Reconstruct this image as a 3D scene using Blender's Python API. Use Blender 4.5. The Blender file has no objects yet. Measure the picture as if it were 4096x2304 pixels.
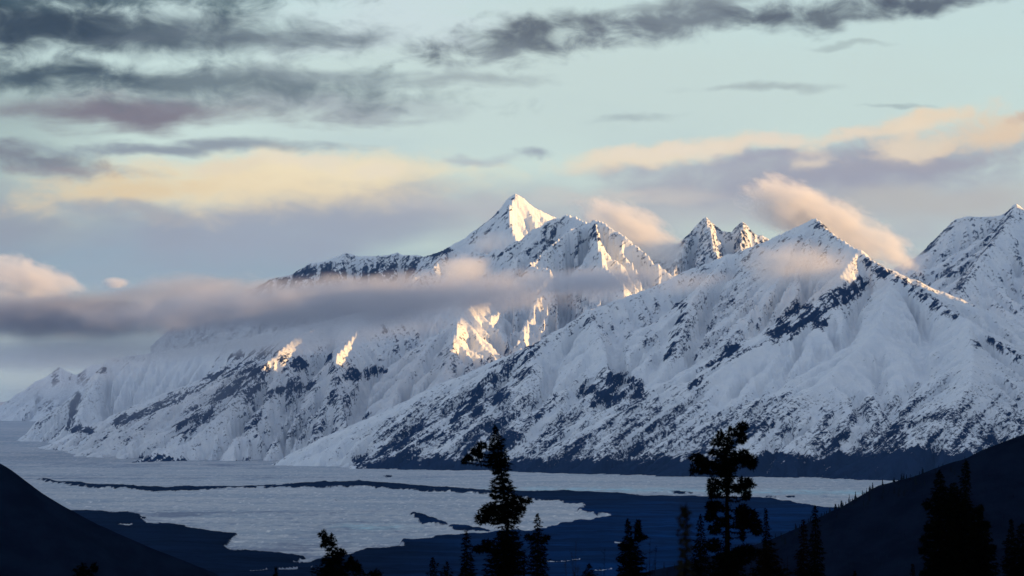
import bpy, math, random
import numpy as np
from mathutils import Vector

# ----------------------------------------------------------------------------
# camera, light, sky, exposure
# ----------------------------------------------------------------------------
sc = bpy.context.scene
COL = sc.collection
F32 = np.float32
CAM_Z = 400.0                     # the photographer stands on a valley side 400 m above the glacier
FPX, CX, HY = 11615.0, 2048.0, 1644.0   # focal length, centre and horizon of the 4096 px wide photograph


def P(px, py, D):
    """point seen at photograph pixel (px, py), D metres ahead"""
    return ((px - CX) / FPX * D, D, CAM_Z + (HY - py) / FPX * D)


cam_d = bpy.data.cameras.new("camera")
cam = bpy.data.objects.new("camera", cam_d)
COL.objects.link(cam)
cam.location = (0, 0, CAM_Z)
cam.rotation_euler = (math.radians(90), 0, 0)
cam_d.sensor_width = 36.0
cam_d.lens = 36.0 * FPX / 4096.0
cam_d.shift_y = (HY - 1152.0) / 4096.0
cam_d.clip_start = 1.0
cam_d.clip_end = 300000.0
cam_d.dof.use_dof = True
cam_d.dof.focus_distance = 20000.0
cam_d.dof.aperture_fstop = 1.9
sc.camera = cam

SUN_AZ, SUN_EL = math.radians(105.0), math.radians(7.6)
EXPO = 1.2
sun_d = bpy.data.lights.new("sun", 'SUN')
sun_d.energy = 3.8
sun_d.angle = math.radians(0.5)
sun_d.color = (1.0, 0.56, 0.19)
sun = bpy.data.objects.new("sun", sun_d)
COL.objects.link(sun)
sdir = Vector((math.sin(SUN_AZ) * math.cos(SUN_EL), math.cos(SUN_AZ) * math.cos(SUN_EL), math.sin(SUN_EL)))
sun.rotation_euler = sdir.to_track_quat('Z', 'Y').to_euler()
sun.location = (0, 0, 6000)

sc.view_settings.view_transform = 'Standard'
sc.view_settings.look = 'None'
sc.view_settings.exposure = EXPO
sc.view_settings.gamma = 1.0
sc.render.engine = 'CYCLES'
cy = sc.cycles
cy.use_denoising = True
cy.denoiser = 'OPENIMAGEDENOISE'
cy.denoising_input_passes = 'RGB_ALBEDO_NORMAL'
cy.denoising_prefilter = 'ACCURATE'
cy.max_bounces = 6
cy.diffuse_bounces = 2
cy.glossy_bounces = 1
cy.transmission_bounces = 1
cy.volume_bounces = 4
cy.transparent_max_bounces = 12
cy.volume_max_steps = 256
cy.use_adaptive_sampling = True
cy.adaptive_threshold = 0.015


def lin(r, g, b):
    f = lambda c: (c / 255 / 12.92) if c / 255 <= 0.04045 else ((c / 255 + 0.055) / 1.055) ** 2.4
    return (f(r), f(g), f(b))


def scene_lin(r, g, b):
    """radiance that shows as this sRGB colour at the exposure in use"""
    k = 2.0 ** -EXPO
    return tuple(c * k for c in lin(r, g, b)) + (1.0,)


# ---- the sky: Nishita daylight with layers of cloud, all by direction -------
world = bpy.data.worlds.new("World")
sc.world = world
world.use_nodes = True
WT = world.node_tree
WN, WL = WT.nodes, WT.links


def wn(kind, **kw):
    n = WN.new(kind)
    for k, v in kw.items():
        setattr(n, k, v)
    return n


def wmath(op, a, b=None, c=None):
    n = wn('ShaderNodeMath', operation=op)
    for i, v in enumerate((a, b, c)):
        if v is None:
            continue
        if isinstance(v, (int, float)):
            n.inputs[i].default_value = v
        else:
            WL.new(v, n.inputs[i])
    return n.outputs[0]


bg = WN['Background']
bg.inputs[1].default_value = 1.0
skytex = wn('ShaderNodeTexSky', sky_type='NISHITA', sun_disc=False)
skytex.sun_elevation = SUN_EL
skytex.sun_rotation = SUN_AZ
skytex.altitude = 600.0
skytex.air_density = 1.0
skytex.dust_density = 0.6
skytex.ozone_density = 1.2
SKY_K = 0.15
k = wn('ShaderNodeVectorMath', operation='MULTIPLY')
WL.new(skytex.outputs[0], k.inputs[0])
k.inputs[1].default_value = (SKY_K, SKY_K, SKY_K)
tc = wn('ShaderNodeTexCoord')
sep = wn('ShaderNodeSeparateXYZ')
WL.new(tc.outputs['Generated'], sep.inputs[0])
az = wmath('ARCTAN2', sep.outputs[0], sep.outputs[1])
el = wmath('ARCSINE', sep.outputs[2])
# cloud coordinates in degrees-like units: 100 = full photograph width 4096 px
U = 4096.0 / FPX / 100.0
ca = wmath('DIVIDE', az, U)
ce = wmath('DIVIDE', el, U)
comb = wn('ShaderNodeCombineXYZ')
WL.new(ca, comb.inputs[0])
WL.new(ce, comb.inputs[1])


def wnoise(scale, sx, sy, detail, rough, off=(0, 0, 0), dist=0.0):
    m = wn('ShaderNodeMapping')
    m.inputs['Scale'].default_value = (sx, sy, 1)
    m.inputs['Location'].default_value = off
    WL.new(comb.outputs[0], m.inputs[0])
    n = wn('ShaderNodeTexNoise', noise_dimensions='2D')
    n.inputs['Scale'].default_value = scale
    n.inputs['Detail'].default_value = detail
    n.inputs['Roughness'].default_value = rough
    n.inputs['Distortion'].default_value = dist
    WL.new(m.outputs[0], n.inputs[0])
    return n


warp = wnoise(0.09, 1, 1.8, 4, 0.55)
wsub = wn('ShaderNodeVectorMath', operation='SUBTRACT')
WL.new(warp.outputs['Color'], wsub.inputs[0])
wsub.inputs[1].default_value = (0.5, 0.5, 0.5)
wsc = wn('ShaderNodeVectorMath', operation='MULTIPLY')
WL.new(wsub.outputs[0], wsc.inputs[0])
wsc.inputs[1].default_value = (9.0, 3.2, 0)
wadd = wn('ShaderNodeVectorMath', operation='ADD')
WL.new(comb.outputs[0], wadd.inputs[0])
WL.new(wsc.outputs[0], wadd.inputs[1])
CLOUD_UV = wadd.outputs[0]
N_WISP = wnoise(0.16, 0.5, 2.0, 7, 0.62, (3, 7, 0), 0.4).outputs[0]
N_PUFF = wnoise(0.22, 1.0, 1.9, 7, 0.58, (11, 2, 0), 0.3).outputs[0]
N_CUM = wnoise(0.42, 1.0, 1.35, 6, 0.55, (31, 12, 0), 0.2).outputs[0]
N_SOFT = wnoise(0.07, 0.7, 2.0, 3, 0.5, (5, 21, 0)).outputs[0]


def cloud(color_in, sx, sy, rx, ry, col, op=1.0, rot=0.0, noise=None, nk=1.6, lo=1.25, hi=0.1):
    """soft cloud patch; sx, sy, rx, ry in the 2576 px wide view of the photograph"""
    cxu = (sx * 1.59006 - CX) / 40.96
    cyu = (HY - sy * 1.59006) / 40.96
    m = wn('ShaderNodeMapping', vector_type='TEXTURE')
    m.inputs['Location'].default_value = (cxu, cyu, 0)
    m.inputs['Rotation'].default_value = (0, 0, math.radians(rot))
    m.inputs['Scale'].default_value = (rx * 1.59006 / 40.96, ry * 1.59006 / 40.96, 1)
    WL.new(CLOUD_UV, m.inputs[0])
    d = wn('ShaderNodeVectorMath', operation='LENGTH')
    WL.new(m.outputs[0], d.inputs[0])
    r = wmath('MULTIPLY_ADD', wmath('SUBTRACT', noise or N_PUFF, 0.5), -nk, d.outputs['Value'])
    mr = wn('ShaderNodeMapRange', interpolation_type='SMOOTHSTEP')
    WL.new(r, mr.inputs[0])
    mr.inputs[1].default_value = lo
    mr.inputs[2].default_value = hi
    mr.inputs[3].default_value = 0.0
    mr.inputs[4].default_value = op
    mx = wn('ShaderNodeMix', data_type='RGBA')
    WL.new(mr.outputs[0], mx.inputs[0])
    WL.new(color_in, mx.inputs[6])
    mx.inputs[7].default_value = scene_lin(*col)
    return mx.outputs[2]


veil = wn('ShaderNodeMix', data_type='RGBA')     # thin high cloud over the whole sky
veil.inputs[0].default_value = 0.62
WL.new(k.outputs[0], veil.inputs[6])
veil.inputs[7].default_value = scene_lin(194, 208, 202)
base_sky = veil.outputs[2]
c = base_sky
SKY_CLOUDS = [
    # sx, sy, rx, ry, colour, opacity, rot, noise
    (1500, 250, 1500, 330, (206, 222, 216), .8, 0, 'S', .6),      # thin pale veil
    (1000, 60, 420, 110, (212, 226, 228), .7, 4, 'W', 1.2),
    (1250, 1000, 3200, 560, (158, 182, 196), .9, 0, 'S', .5),     # low blue-grey air
    (250, 660, 900, 150, (150, 178, 190), .9, 0, 'S', .4),
    (-50, 330, 420, 420, (140, 158, 156), .6, 0, 'S', .5),  # lens vignette at the left edge, painted as a dark cloud patch
    (350, 690, 800, 70, (164, 176, 182), .85, 0, 'S', .3),
    (700, 540, 900, 100, (174, 173, 178), .9, 0, 'S', 1.0),
    (1900, 520, 900, 130, (190, 188, 188), .85, 0, 'S', .9),
    (600, 600, 760, 70, (166, 172, 182), .85, 0, 'S', .8),
    (1100, 520, 380, 34, (196, 194, 192), .6, 0, 'W', 1.0),
    (120, 560, 420, 110, (158, 160, 165), .7, 0, 'S', 1.0),
    (2150, 430, 640, 84, (166, 165, 176), .95, 5, 'P', .6),        # body of the right cloud
    (1800, 420, 330, 42, (176, 176, 184), .8, 3, 'P', .9),
    (640, 465, 600, 92, (250, 228, 184), .97, 2, 'P', .6),        # big warm cloud
    (860, 425, 330, 62, (255, 236, 194), .9, 0, 'P', .6),
    (300, 485, 230, 46, (238, 212, 165), .85, 4, 'P', .9),
    (350, 540, 230, 26, (164, 166, 172), .6, -3, 'W', 1.2),
    (1620, 398, 260, 34, (250, 230, 196), .9, 6, 'P', .8),      # warm rim of the right cloud
    (1850, 366, 380, 26, (248, 226, 194), .85, 3, 'P', .9),
    (2310, 376, 130, 40, (240, 220, 190), .85, 10, 'P', 1.3),
    (2330, 316, 190, 30, (242, 220, 190), .85, 12, 'P', 1.2),
    (2500, 330, 140, 46, (238, 214, 182), .85, 18, 'P', 1.3),
    (1590, 392, 110, 30, (246, 230, 204), .9, 5, 'C', 1.0),
    (1720, 372, 120, 26, (246, 230, 206), .9, 3, 'C', 1.0),
    (1960, 360, 130, 22, (242, 226, 204), .85, 2, 'C', 1.0),
    (2065, 396, 60, 30, (242, 224, 198), .9, 8, 'C', 1.0),
    (2150, 352, 90, 20, (242, 224, 198), .85, 5, 'C', 1.0),
    (2270, 385, 110, 34, (238, 220, 194), .85, 10, 'C', 1.0),
    (2300, 325, 80, 24, (246, 226, 196), .9, 10, 'C', 1.0),
    (2400, 300, 90, 24, (244, 222, 190), .9, 8, 'C', 1.0),
    (2510, 345, 90, 46, (236, 210, 178), .9, 20, 'C', 1.0),
    (2555, 300, 50, 24, (214, 190, 168), .8, 20, 'C', 1.0),
    (2300, 420, 300, 20, (170, 168, 176), .8, 4, 'C', 1.0),
    (1950, 398, 220, 18, (172, 172, 182), .8, 2, 'C', 1.0),
    (760, 400, 160, 30, (247, 232, 204), .7, 0, 'C', 1.0),
    (960, 425, 120, 34, (247, 232, 204), .7, 0, 'C', 1.0),
    (560, 425, 140, 30, (242, 224, 192), .7, 0, 'C', 1.0),
    (1560, 490, 240, 22, (222, 210, 196), .6, 0, 'W', 1.2),
    (2350, 520, 330, 46, (196, 190, 180), .6, 0, 'S', 1.0),
    (1350, 388, 60, 16, (150, 156, 168), .7, 0, 'P', 1.0),
    (1200, 400, 120, 18, (176, 182, 190), .6, 0, 'W', 1.2),
    (420, 372, 420, 22, (138, 144, 154), .85, 2, 'W', 1.2),       # grey bands on the left
    (90, 415, 200, 40, (122, 120, 130), .8, -4, 'P', 1.2),
    (150, 440, 260, 18, (150, 142, 146), .6, 0, 'W', 1.2),
    (330, 288, 600, 44, (126, 116, 124), .95, 0, 'W', .8),       # purple band
    (800, 270, 420, 34, (156, 162, 168), .6, -2, 'W', 1.3),
    (500, 220, 660, 58, (100, 112, 118), .9, -2, 'P', 1.0),      # dark left band
    (80, 205, 330, 50, (62, 76, 84), .9, 0, 'P', .9),
    (860, 205, 330, 30, (140, 152, 156), .6, 0, 'W', 1.3),
    (330, 85, 660, 84, (88, 100, 108), .95, -2, 'P', 1.0),         # top left
    (70, 75, 330, 80, (52, 64, 74), .95, 0, 'P', .9),
    (640, 105, 330, 34, (106, 116, 124), .75, 0, 'W', 1.3),
    (330, 8, 620, 34, (62, 82, 90), .8, 2, 'P', 1.3),
    (1350, 98, 280, 58, (92, 98, 106), .95, 8, 'P', 1.2),         # dark streak top right
    (1240, 150, 120, 30, (140, 150, 154), .6, 20, 'P', 1.2),
    (1700, 62, 300, 54, (104, 110, 120), .85, 8, 'P', 1.3),
    (1700, 10, 250, 26, (120, 128, 134), .6, 8, 'W', 1.3),
    (2030, 52, 260, 40, (88, 94, 104), .9, 3, 'P', 1.2),
    (2330, 22, 240, 30, (74, 80, 94), .9, 2, 'P', 1.2),
    (1200, 205, 180, 22, (150, 160, 162), .6, 0, 'W', 1.3),
    (1930, 226, 190, 14, (146, 154, 156), .5, 3, 'W', 1.2),
    (1570, 304, 130, 12, (156, 168, 170), .5, 2, 'W', 1.2),
    (2130, 124, 110, 9, (160, 174, 172), .5, 0, 'W', 1.2),
    (2280, 272, 110, 8, (150, 164, 166), .5, -3, 'W', 1.2),
]
for s in SKY_CLOUDS:
    c = cloud(c, *s[:4], s[4], s[5], s[6], {'S': N_SOFT, 'P': N_PUFF, 'W': N_WISP, 'C': N_CUM}[s[7]], s[8] * 1.5)
WL.new(c, bg.inputs[0])
bg_out = wn('ShaderNodeBackground')
over = wn('ShaderNodeMix', data_type='RGBA')     # grey overhead cloud
over.inputs[0].default_value = 0.8
WL.new(k.outputs[0], over.inputs[6])
over.inputs[7].default_value = scene_lin(177, 186, 199)
WL.new(over.outputs[2], bg_out.inputs[0])


def wramp(v, a, b):
    n = wn('ShaderNodeMapRange', interpolation_type='SMOOTHSTEP')
    WL.new(v, n.inputs[0])
    n.inputs[1].default_value, n.inputs[2].default_value = a, b
    return n.outputs[0]


front = wmath('MULTIPLY', wramp(wmath('ABSOLUTE', az), .34, .24), wramp(wmath('ABSOLUTE', el), .24, .17))
wmix = wn('ShaderNodeMixShader')
WL.new(front, wmix.inputs[0])
WL.new(bg_out.outputs[0], wmix.inputs[1])
WL.new(bg.outputs[0], wmix.inputs[2])
WL.new(wmix.outputs[0], WN['World Output'].inputs[0])
world.cycles.sampling_method = 'MANUAL'
world.cycles.sample_map_resolution = 512


# ----------------------------------------------------------------------------
# helpers
# ----------------------------------------------------------------------------
def tag(o, label=None, cat=None, group=None, kind=None):
    if label:
        o['label'] = label
    if cat:
        o['category'] = cat
    if group:
        o['group'] = group
    if kind:
        o['kind'] = kind
    return o


def mesh_obj(name, verts, faces, mat, parent=None, smooth=False):
    """faces: (n,3) or (n,4) integer array, or a list of such arrays"""
    me = bpy.data.meshes.new(name)
    verts = np.ascontiguousarray(verts, F32)
    if not isinstance(faces, list):
        faces = [faces]
    faces = [np.asarray(f, np.int32) for f in faces if len(f)]
    loops = np.concatenate([f.ravel() for f in faces])
    tot = np.concatenate([np.full(len(f), f.shape[1], np.int32) for f in faces])
    start = np.concatenate([[0], np.cumsum(tot)[:-1]]).astype(np.int32)
    me.vertices.add(len(verts))
    me.vertices.foreach_set('co', verts.ravel())
    me.loops.add(len(loops))
    me.loops.foreach_set('vertex_index', loops)
    me.polygons.add(len(tot))
    me.polygons.foreach_set('loop_start', start)
    me.polygons.foreach_set('use_smooth', np.full(len(tot), smooth, bool))
    me.update(calc_edges=True)
    if mat:
        me.materials.append(mat)
    o = bpy.data.objects.new(name, me)
    COL.objects.link(o)
    o.parent = parent
    return o


def set_attr(o, name, vals):
    a = o.data.attributes.new(name, 'FLOAT', 'POINT')
    a.data.foreach_set('value', np.ascontiguousarray(vals, F32).ravel())


def grid_faces(nr, nc):
    i = np.arange((nr - 1) * (nc - 1))
    r, q = i // (nc - 1), i % (nc - 1)
    a = r * nc + q
    return np.stack([a, a + 1, a + nc + 1, a + nc], 1)


def sstep(a, b, x):
    t = np.clip((x - a) / (b - a), 0, 1)
    return t * t * (3 - 2 * t)


class Perlin:
    def __init__(self, seed):
        r = np.random.RandomState(seed)
        self.p = np.concatenate([r.permutation(1024)] * 2)
        a = r.rand(1024) * 2 * np.pi
        self.gx, self.gy = np.cos(a).astype(F32), np.sin(a).astype(F32)

    def __call__(self, x, y):
        xi, yi = np.floor(x), np.floor(y)
        fx, fy = (x - xi).astype(F32), (y - yi).astype(F32)
        xi = xi.astype(np.int64) & 1023
        yi = yi.astype(np.int64) & 1023
        x1, y1 = (xi + 1) & 1023, (yi + 1) & 1023
        u = fx * fx * fx * (fx * (fx * 6 - 15) + 10)
        v = fy * fy * fy * (fy * (fy * 6 - 15) + 10)
        p = self.p

        def g(ix, iy, dx, dy):
            h = p[p[ix] + iy]
            return self.gx[h] * dx + self.gy[h] * dy
        n00, n10 = g(xi, yi, fx, fy), g(x1, yi, fx - 1, fy)
        n01, n11 = g(xi, y1, fx, fy - 1), g(x1, y1, fx - 1, fy - 1)
        a = n00 + u * (n10 - n00)
        b = n01 + u * (n11 - n01)
        return (a + v * (b - a)) * 1.5


def fbm(x, y, seed, octv=4, gain=0.5, ridged=False):
    s, a, tot = 0.0, 1.0, 0.0
    for i in range(octv):
        n = Perlin(seed + i * 17)(x * 2.03 ** i + 13.7 * i, y * 2.03 ** i + 7.1 * i)
        if ridged:
            n = 1 - 2 * np.abs(n)
        s = s + a * n
        tot += a
        a *= gain
    return s / tot


def in_poly(px, py, poly):
    inside = np.zeros(px.shape, bool)
    n = len(poly)
    for i in range(n):
        x0, y0 = poly[i]
        x1, y1 = poly[(i + 1) % n]
        if y0 == y1:
            continue
        c_ = (y0 > py) != (y1 > py)
        inside ^= c_ & (px < (x1 - x0) * (py - y0) / (y1 - y0) + x0)
    return inside


def bilinear(g, u, v):
    """g[r, c] sampled at fractional row v and column u"""
    nr, nc = g.shape
    u = np.clip(u, 0, nc - 1.001)
    v = np.clip(v, 0, nr - 1.001)
    i, j = u.astype(np.int64), v.astype(np.int64)
    fu, fv = u - i, v - j
    fu = fu * fu * (3 - 2 * fu) * .5 + fu * .5
    fv = fv * fv * (3 - 2 * fv) * .5 + fv * .5
    return (g[j, i] * (1 - fu) + g[j, i + 1] * fu) * (1 - fv) + (g[j + 1, i] * (1 - fu) + g[j + 1, i + 1] * fu) * fv


def blur(g, n=1):
    for _ in range(n):
        p_ = np.pad(g, 1, mode='edge')
        g = (p_[:-2, 1:-1] + p_[2:, 1:-1] + p_[1:-1, :-2] + p_[1:-1, 2:] + 4 * g) / 8
    return g


# ---- materials --------------------------------------------------------------
def new_mat(name):
    m = bpy.data.materials.new(name)
    m.use_nodes = True
    nt = m.node_tree
    return m, nt, nt.nodes['Principled BSDF']


def node(nt, kind, ins=None, **kw):
    n = nt.nodes.new(kind)
    for k_, v in kw.items():
        setattr(n, k_, v)
    for k_, v in (ins or {}).items():
        if hasattr(v, 'is_linked'):
            nt.links.new(v, n.inputs[k_])
        else:
            n.inputs[k_].default_value = v
    return n


def noise_node(nt, coord, scale, detail=5, rough=0.6, stretch=(1, 1, 1)):
    mp = node(nt, 'ShaderNodeMapping', {0: coord, 'Scale': stretch})
    return node(nt, 'ShaderNodeTexNoise', {0: mp.outputs[0], 'Scale': scale, 'Detail': detail, 'Roughness': rough}).outputs[0]


def mixc(nt, f, a, b):
    n = nt.nodes.new('ShaderNodeMix')
    n.data_type = 'RGBA'
    for i, v in ((0, f), (6, a), (7, b)):
        if hasattr(v, 'is_linked'):
            nt.links.new(v, n.inputs[i])
        else:
            n.inputs[i].default_value = v if i == 0 else (*v, 1)
    return n.outputs[2]


def maprange(nt, v, a, b, c_=0.0, d=1.0, smooth=True):
    return node(nt, 'ShaderNodeMapRange', {0: v, 1: a, 2: b, 3: c_, 4: d},
                interpolation_type='SMOOTHSTEP' if smooth else 'LINEAR').outputs[0]


def mth(nt, op, a, b):
    return node(nt, 'ShaderNodeMath', {0: a, 1: b}, operation=op).outputs[0]


SNOW = (0.77, 0.80, 0.84)
ROCK_A, ROCK_B = (0.004, 0.013, 0.040), (0.014, 0.025, 0.058)


def mountain_mat(name, grain):
    m, nt, b = new_mat(name)
    geo = node(nt, 'ShaderNodeNewGeometry').outputs['Position']
    at = node(nt, 'ShaderNodeAttribute', attribute_name='rock').outputs['Fac']
    n1 = noise_node(nt, geo, 1 / (grain * 3.0), 8, 0.70)
    n2 = noise_node(nt, geo, 1 / (grain * 14.0), 4, 0.55)
    # ledges dip down to the left along the strata
    mp = node(nt, 'ShaderNodeMapping', {0: geo, 'Rotation': (0, math.radians(-38), 0), 'Scale': (6.0, 2.0, 1.0)}, vector_type='TEXTURE')
    n3 = node(nt, 'ShaderNodeTexNoise', {0: mp.outputs[0], 'Scale': 1 / (grain * 2.4), 'Detail': 5.0, 'Roughness': .62}).outputs[0]
    f = mth(nt, 'ADD', at, mth(nt, 'MULTIPLY', mth(nt, 'SUBTRACT', n1, 0.5), 1.5))
    f = mth(nt, 'ADD', f, mth(nt, 'MULTIPLY', mth(nt, 'SUBTRACT', n3, 0.5), 1.3))
    f = maprange(nt, f, 0.34, 0.66)
    rock = mixc(nt, n2, ROCK_A, ROCK_B)
    snow = mixc(nt, maprange(nt, n2, .3, .7), SNOW, (0.68, 0.73, 0.80))
    nt.links.new(mixc(nt, f, snow, rock), b.inputs['Base Color'])
    b.inputs['Roughness'].default_value = 0.85
    b.inputs['Specular IOR Level'].default_value = 0.0
    hsum = mth(nt, 'ADD', n1, mth(nt, 'MULTIPLY', n3, .7))
    bp = node(nt, 'ShaderNodeBump', {'Height': hsum, 'Strength': 0.5, 'Distance': grain * 1.6})
    nt.links.new(bp.outputs[0], b.inputs['Normal'])
    return m


def flat_mat(name, ca_, cb_, scale, rough=1.0, detail=6, spec=0.0, lo=.35, hi=.65, stretch=(1, 1, 1)):
    m, nt, b = new_mat(name)
    geo = node(nt, 'ShaderNodeNewGeometry').outputs['Position']
    n1 = noise_node(nt, geo, scale, detail, 0.62, stretch)
    nt.links.new(mixc(nt, maprange(nt, n1, lo, hi), ca_, cb_), b.inputs['Base Color'])
    b.inputs['Roughness'].default_value = rough
    b.inputs['Specular IOR Level'].default_value = spec
    return m


# ----------------------------------------------------------------------------
# the mountains: ridge skeletons, weathered by running water, then detailed
# ----------------------------------------------------------------------------
def ice_level(x, y):
    t = np.maximum(y - 21000.0, 0)
    return 0.0183 * t * sstep(0, 4000, t) + 0 * x


def ridge_field(X, Y, ridges, k=45.0):
    """smooth maximum over all ridges; returns height, distance to and place along the nearest ridge"""
    Z = np.full(X.shape, -4000.0)
    T = np.zeros(X.shape)
    Dn = np.full(X.shape, 9999.0)
    off = 0.0
    for pts, s1, L, s2 in ridges:
        pts = [P(a, b, d * 1000.0) for a, b, d in pts]
        rz = np.full(X.shape, -9999.0)
        rt = np.zeros(X.shape)
        rd = np.full(X.shape, 9999.0)
        run = off
        for (x0, y0, z0), (x1, y1, z1) in zip(pts[:-1], pts[1:]):
            dx, dy = x1 - x0, y1 - y0
            ln = math.hypot(dx, dy)
            t = np.clip(((X - x0) * dx + (Y - y0) * dy) / (ln * ln), 0, 1)
            d = np.hypot(X - x0 - t * dx, Y - y0 - t * dy)
            h = z0 + t * (z1 - z0) - (s1 * L * (1 - np.exp(-d / L)) + s2 * d)
            b = h > rz
            rz = np.where(b, h, rz)
            rt = np.where(b, run + t * ln, rt)
            rd = np.where(b, d, rd)
            run += ln
        off += 7777.0
        b = rz > Z
        T = np.where(b, rt, T)
        Dn = np.where(b, rd, Dn)
        hh = np.maximum(k - np.abs(rz - Z), 0) / k
        Z = np.maximum(rz, Z) + hh * hh * k * 0.25
    return Z, Dn, T


def erode(H, cell, n, steps, seed, rate=0.3, floor=None):
    """hydraulic erosion by many water drops moving together; H in metres"""
    rs = np.random.RandomState(seed)
    h = (H / cell).astype(np.float64)
    nr, nc = h.shape
    flat = h.ravel()
    N = max(2000, min(30000, h.size // 14))
    for batch in range(max(1, n // N)):
        x = rs.rand(N) * (nc - 3) + 1
        y = rs.rand(N) * (nr - 3) + 1
        dx = np.zeros(N)
        dy = np.zeros(N)
        sp = np.ones(N)
        wa = np.ones(N)
        sed = np.zeros(N)
        for st in range(steps):
            i, j = x.astype(int), y.astype(int)
            u, v = x - i, y - j
            q = j * nc + i
            a, b, c_, d = flat[q], flat[q + 1], flat[q + nc], flat[q + nc + 1]
            gx = (b - a) * (1 - v) + (d - c_) * v
            gy = (c_ - a) * (1 - u) + (d - b) * u
            h0 = a * (1 - u) * (1 - v) + b * u * (1 - v) + c_ * (1 - u) * v + d * u * v
            dx = dx * 0.08 - gx * 0.92
            dy = dy * 0.08 - gy * 0.92
            l = np.hypot(dx, dy) + 1e-9
            dx, dy = dx / l, dy / l
            x2 = np.clip(x + dx, 1, nc - 2.01)
            y2 = np.clip(y + dy, 1, nr - 2.01)
            i2, j2 = x2.astype(int), y2.astype(int)
            u2, v2 = x2 - i2, y2 - j2
            q2 = j2 * nc + i2
            h1 = (flat[q2] * (1 - u2) + flat[q2 + 1] * u2) * (1 - v2) + (flat[q2 + nc] * (1 - u2) + flat[q2 + nc + 1] * u2) * v2
            dh = h1 - h0
            cap = np.maximum(-dh, 0.01) * sp * wa * 3.0
            up = dh > 0
            dep = np.where(up, np.minimum(dh, sed), np.where(sed > cap, (sed - cap) * 0.3, 0))
            ero = np.where(~up & (sed <= cap), np.minimum((cap - sed) * rate, -dh), 0)
            ero = np.maximum(ero, 0) * 0.6
            am = dep - ero
            sed = sed - am
            am = np.clip(am, -0.25, 0.25)
            w4 = np.concatenate([am * (1 - u) * (1 - v), am * u * (1 - v), am * (1 - u) * v, am * u * v])
            flat += np.bincount(np.concatenate([q, q + 1, q + nc, q + nc + 1]), w4, flat.size)
            sp = np.sqrt(np.maximum(sp * sp - dh * 4, 0.05))
            wa *= 0.975
            x, y = x2, y2
    return (flat.reshape(nr, nc) * cell)


S2P = 1.59006


def stroke_bias(px, py, strokes):
    """how much more rock shows near each traced outcrop"""
    out = np.zeros(px.shape)
    for pts, w, s in strokes:
        w, s = w * 1.2, s * 1.35
        d = np.full(px.shape, 1e9)
        pts = [(a * S2P, b * S2P) for a, b in pts]
        w = w * S2P
        if len(pts) == 1:
            d = np.hypot(px - pts[0][0], py - pts[0][1])
        for (x0, y0), (x1, y1) in zip(pts[:-1], pts[1:]):
            dx, dy = x1 - x0, y1 - y0
            t = np.clip(((px - x0) * dx + (py - y0) * dy) / (dx * dx + dy * dy), 0, 1)
            d = np.minimum(d, np.hypot(px - x0 - t * dx, py - y0 - t * dy))
        out = np.maximum(out, s * sstep(1.25, 0.35, d / w))
    return out


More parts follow.
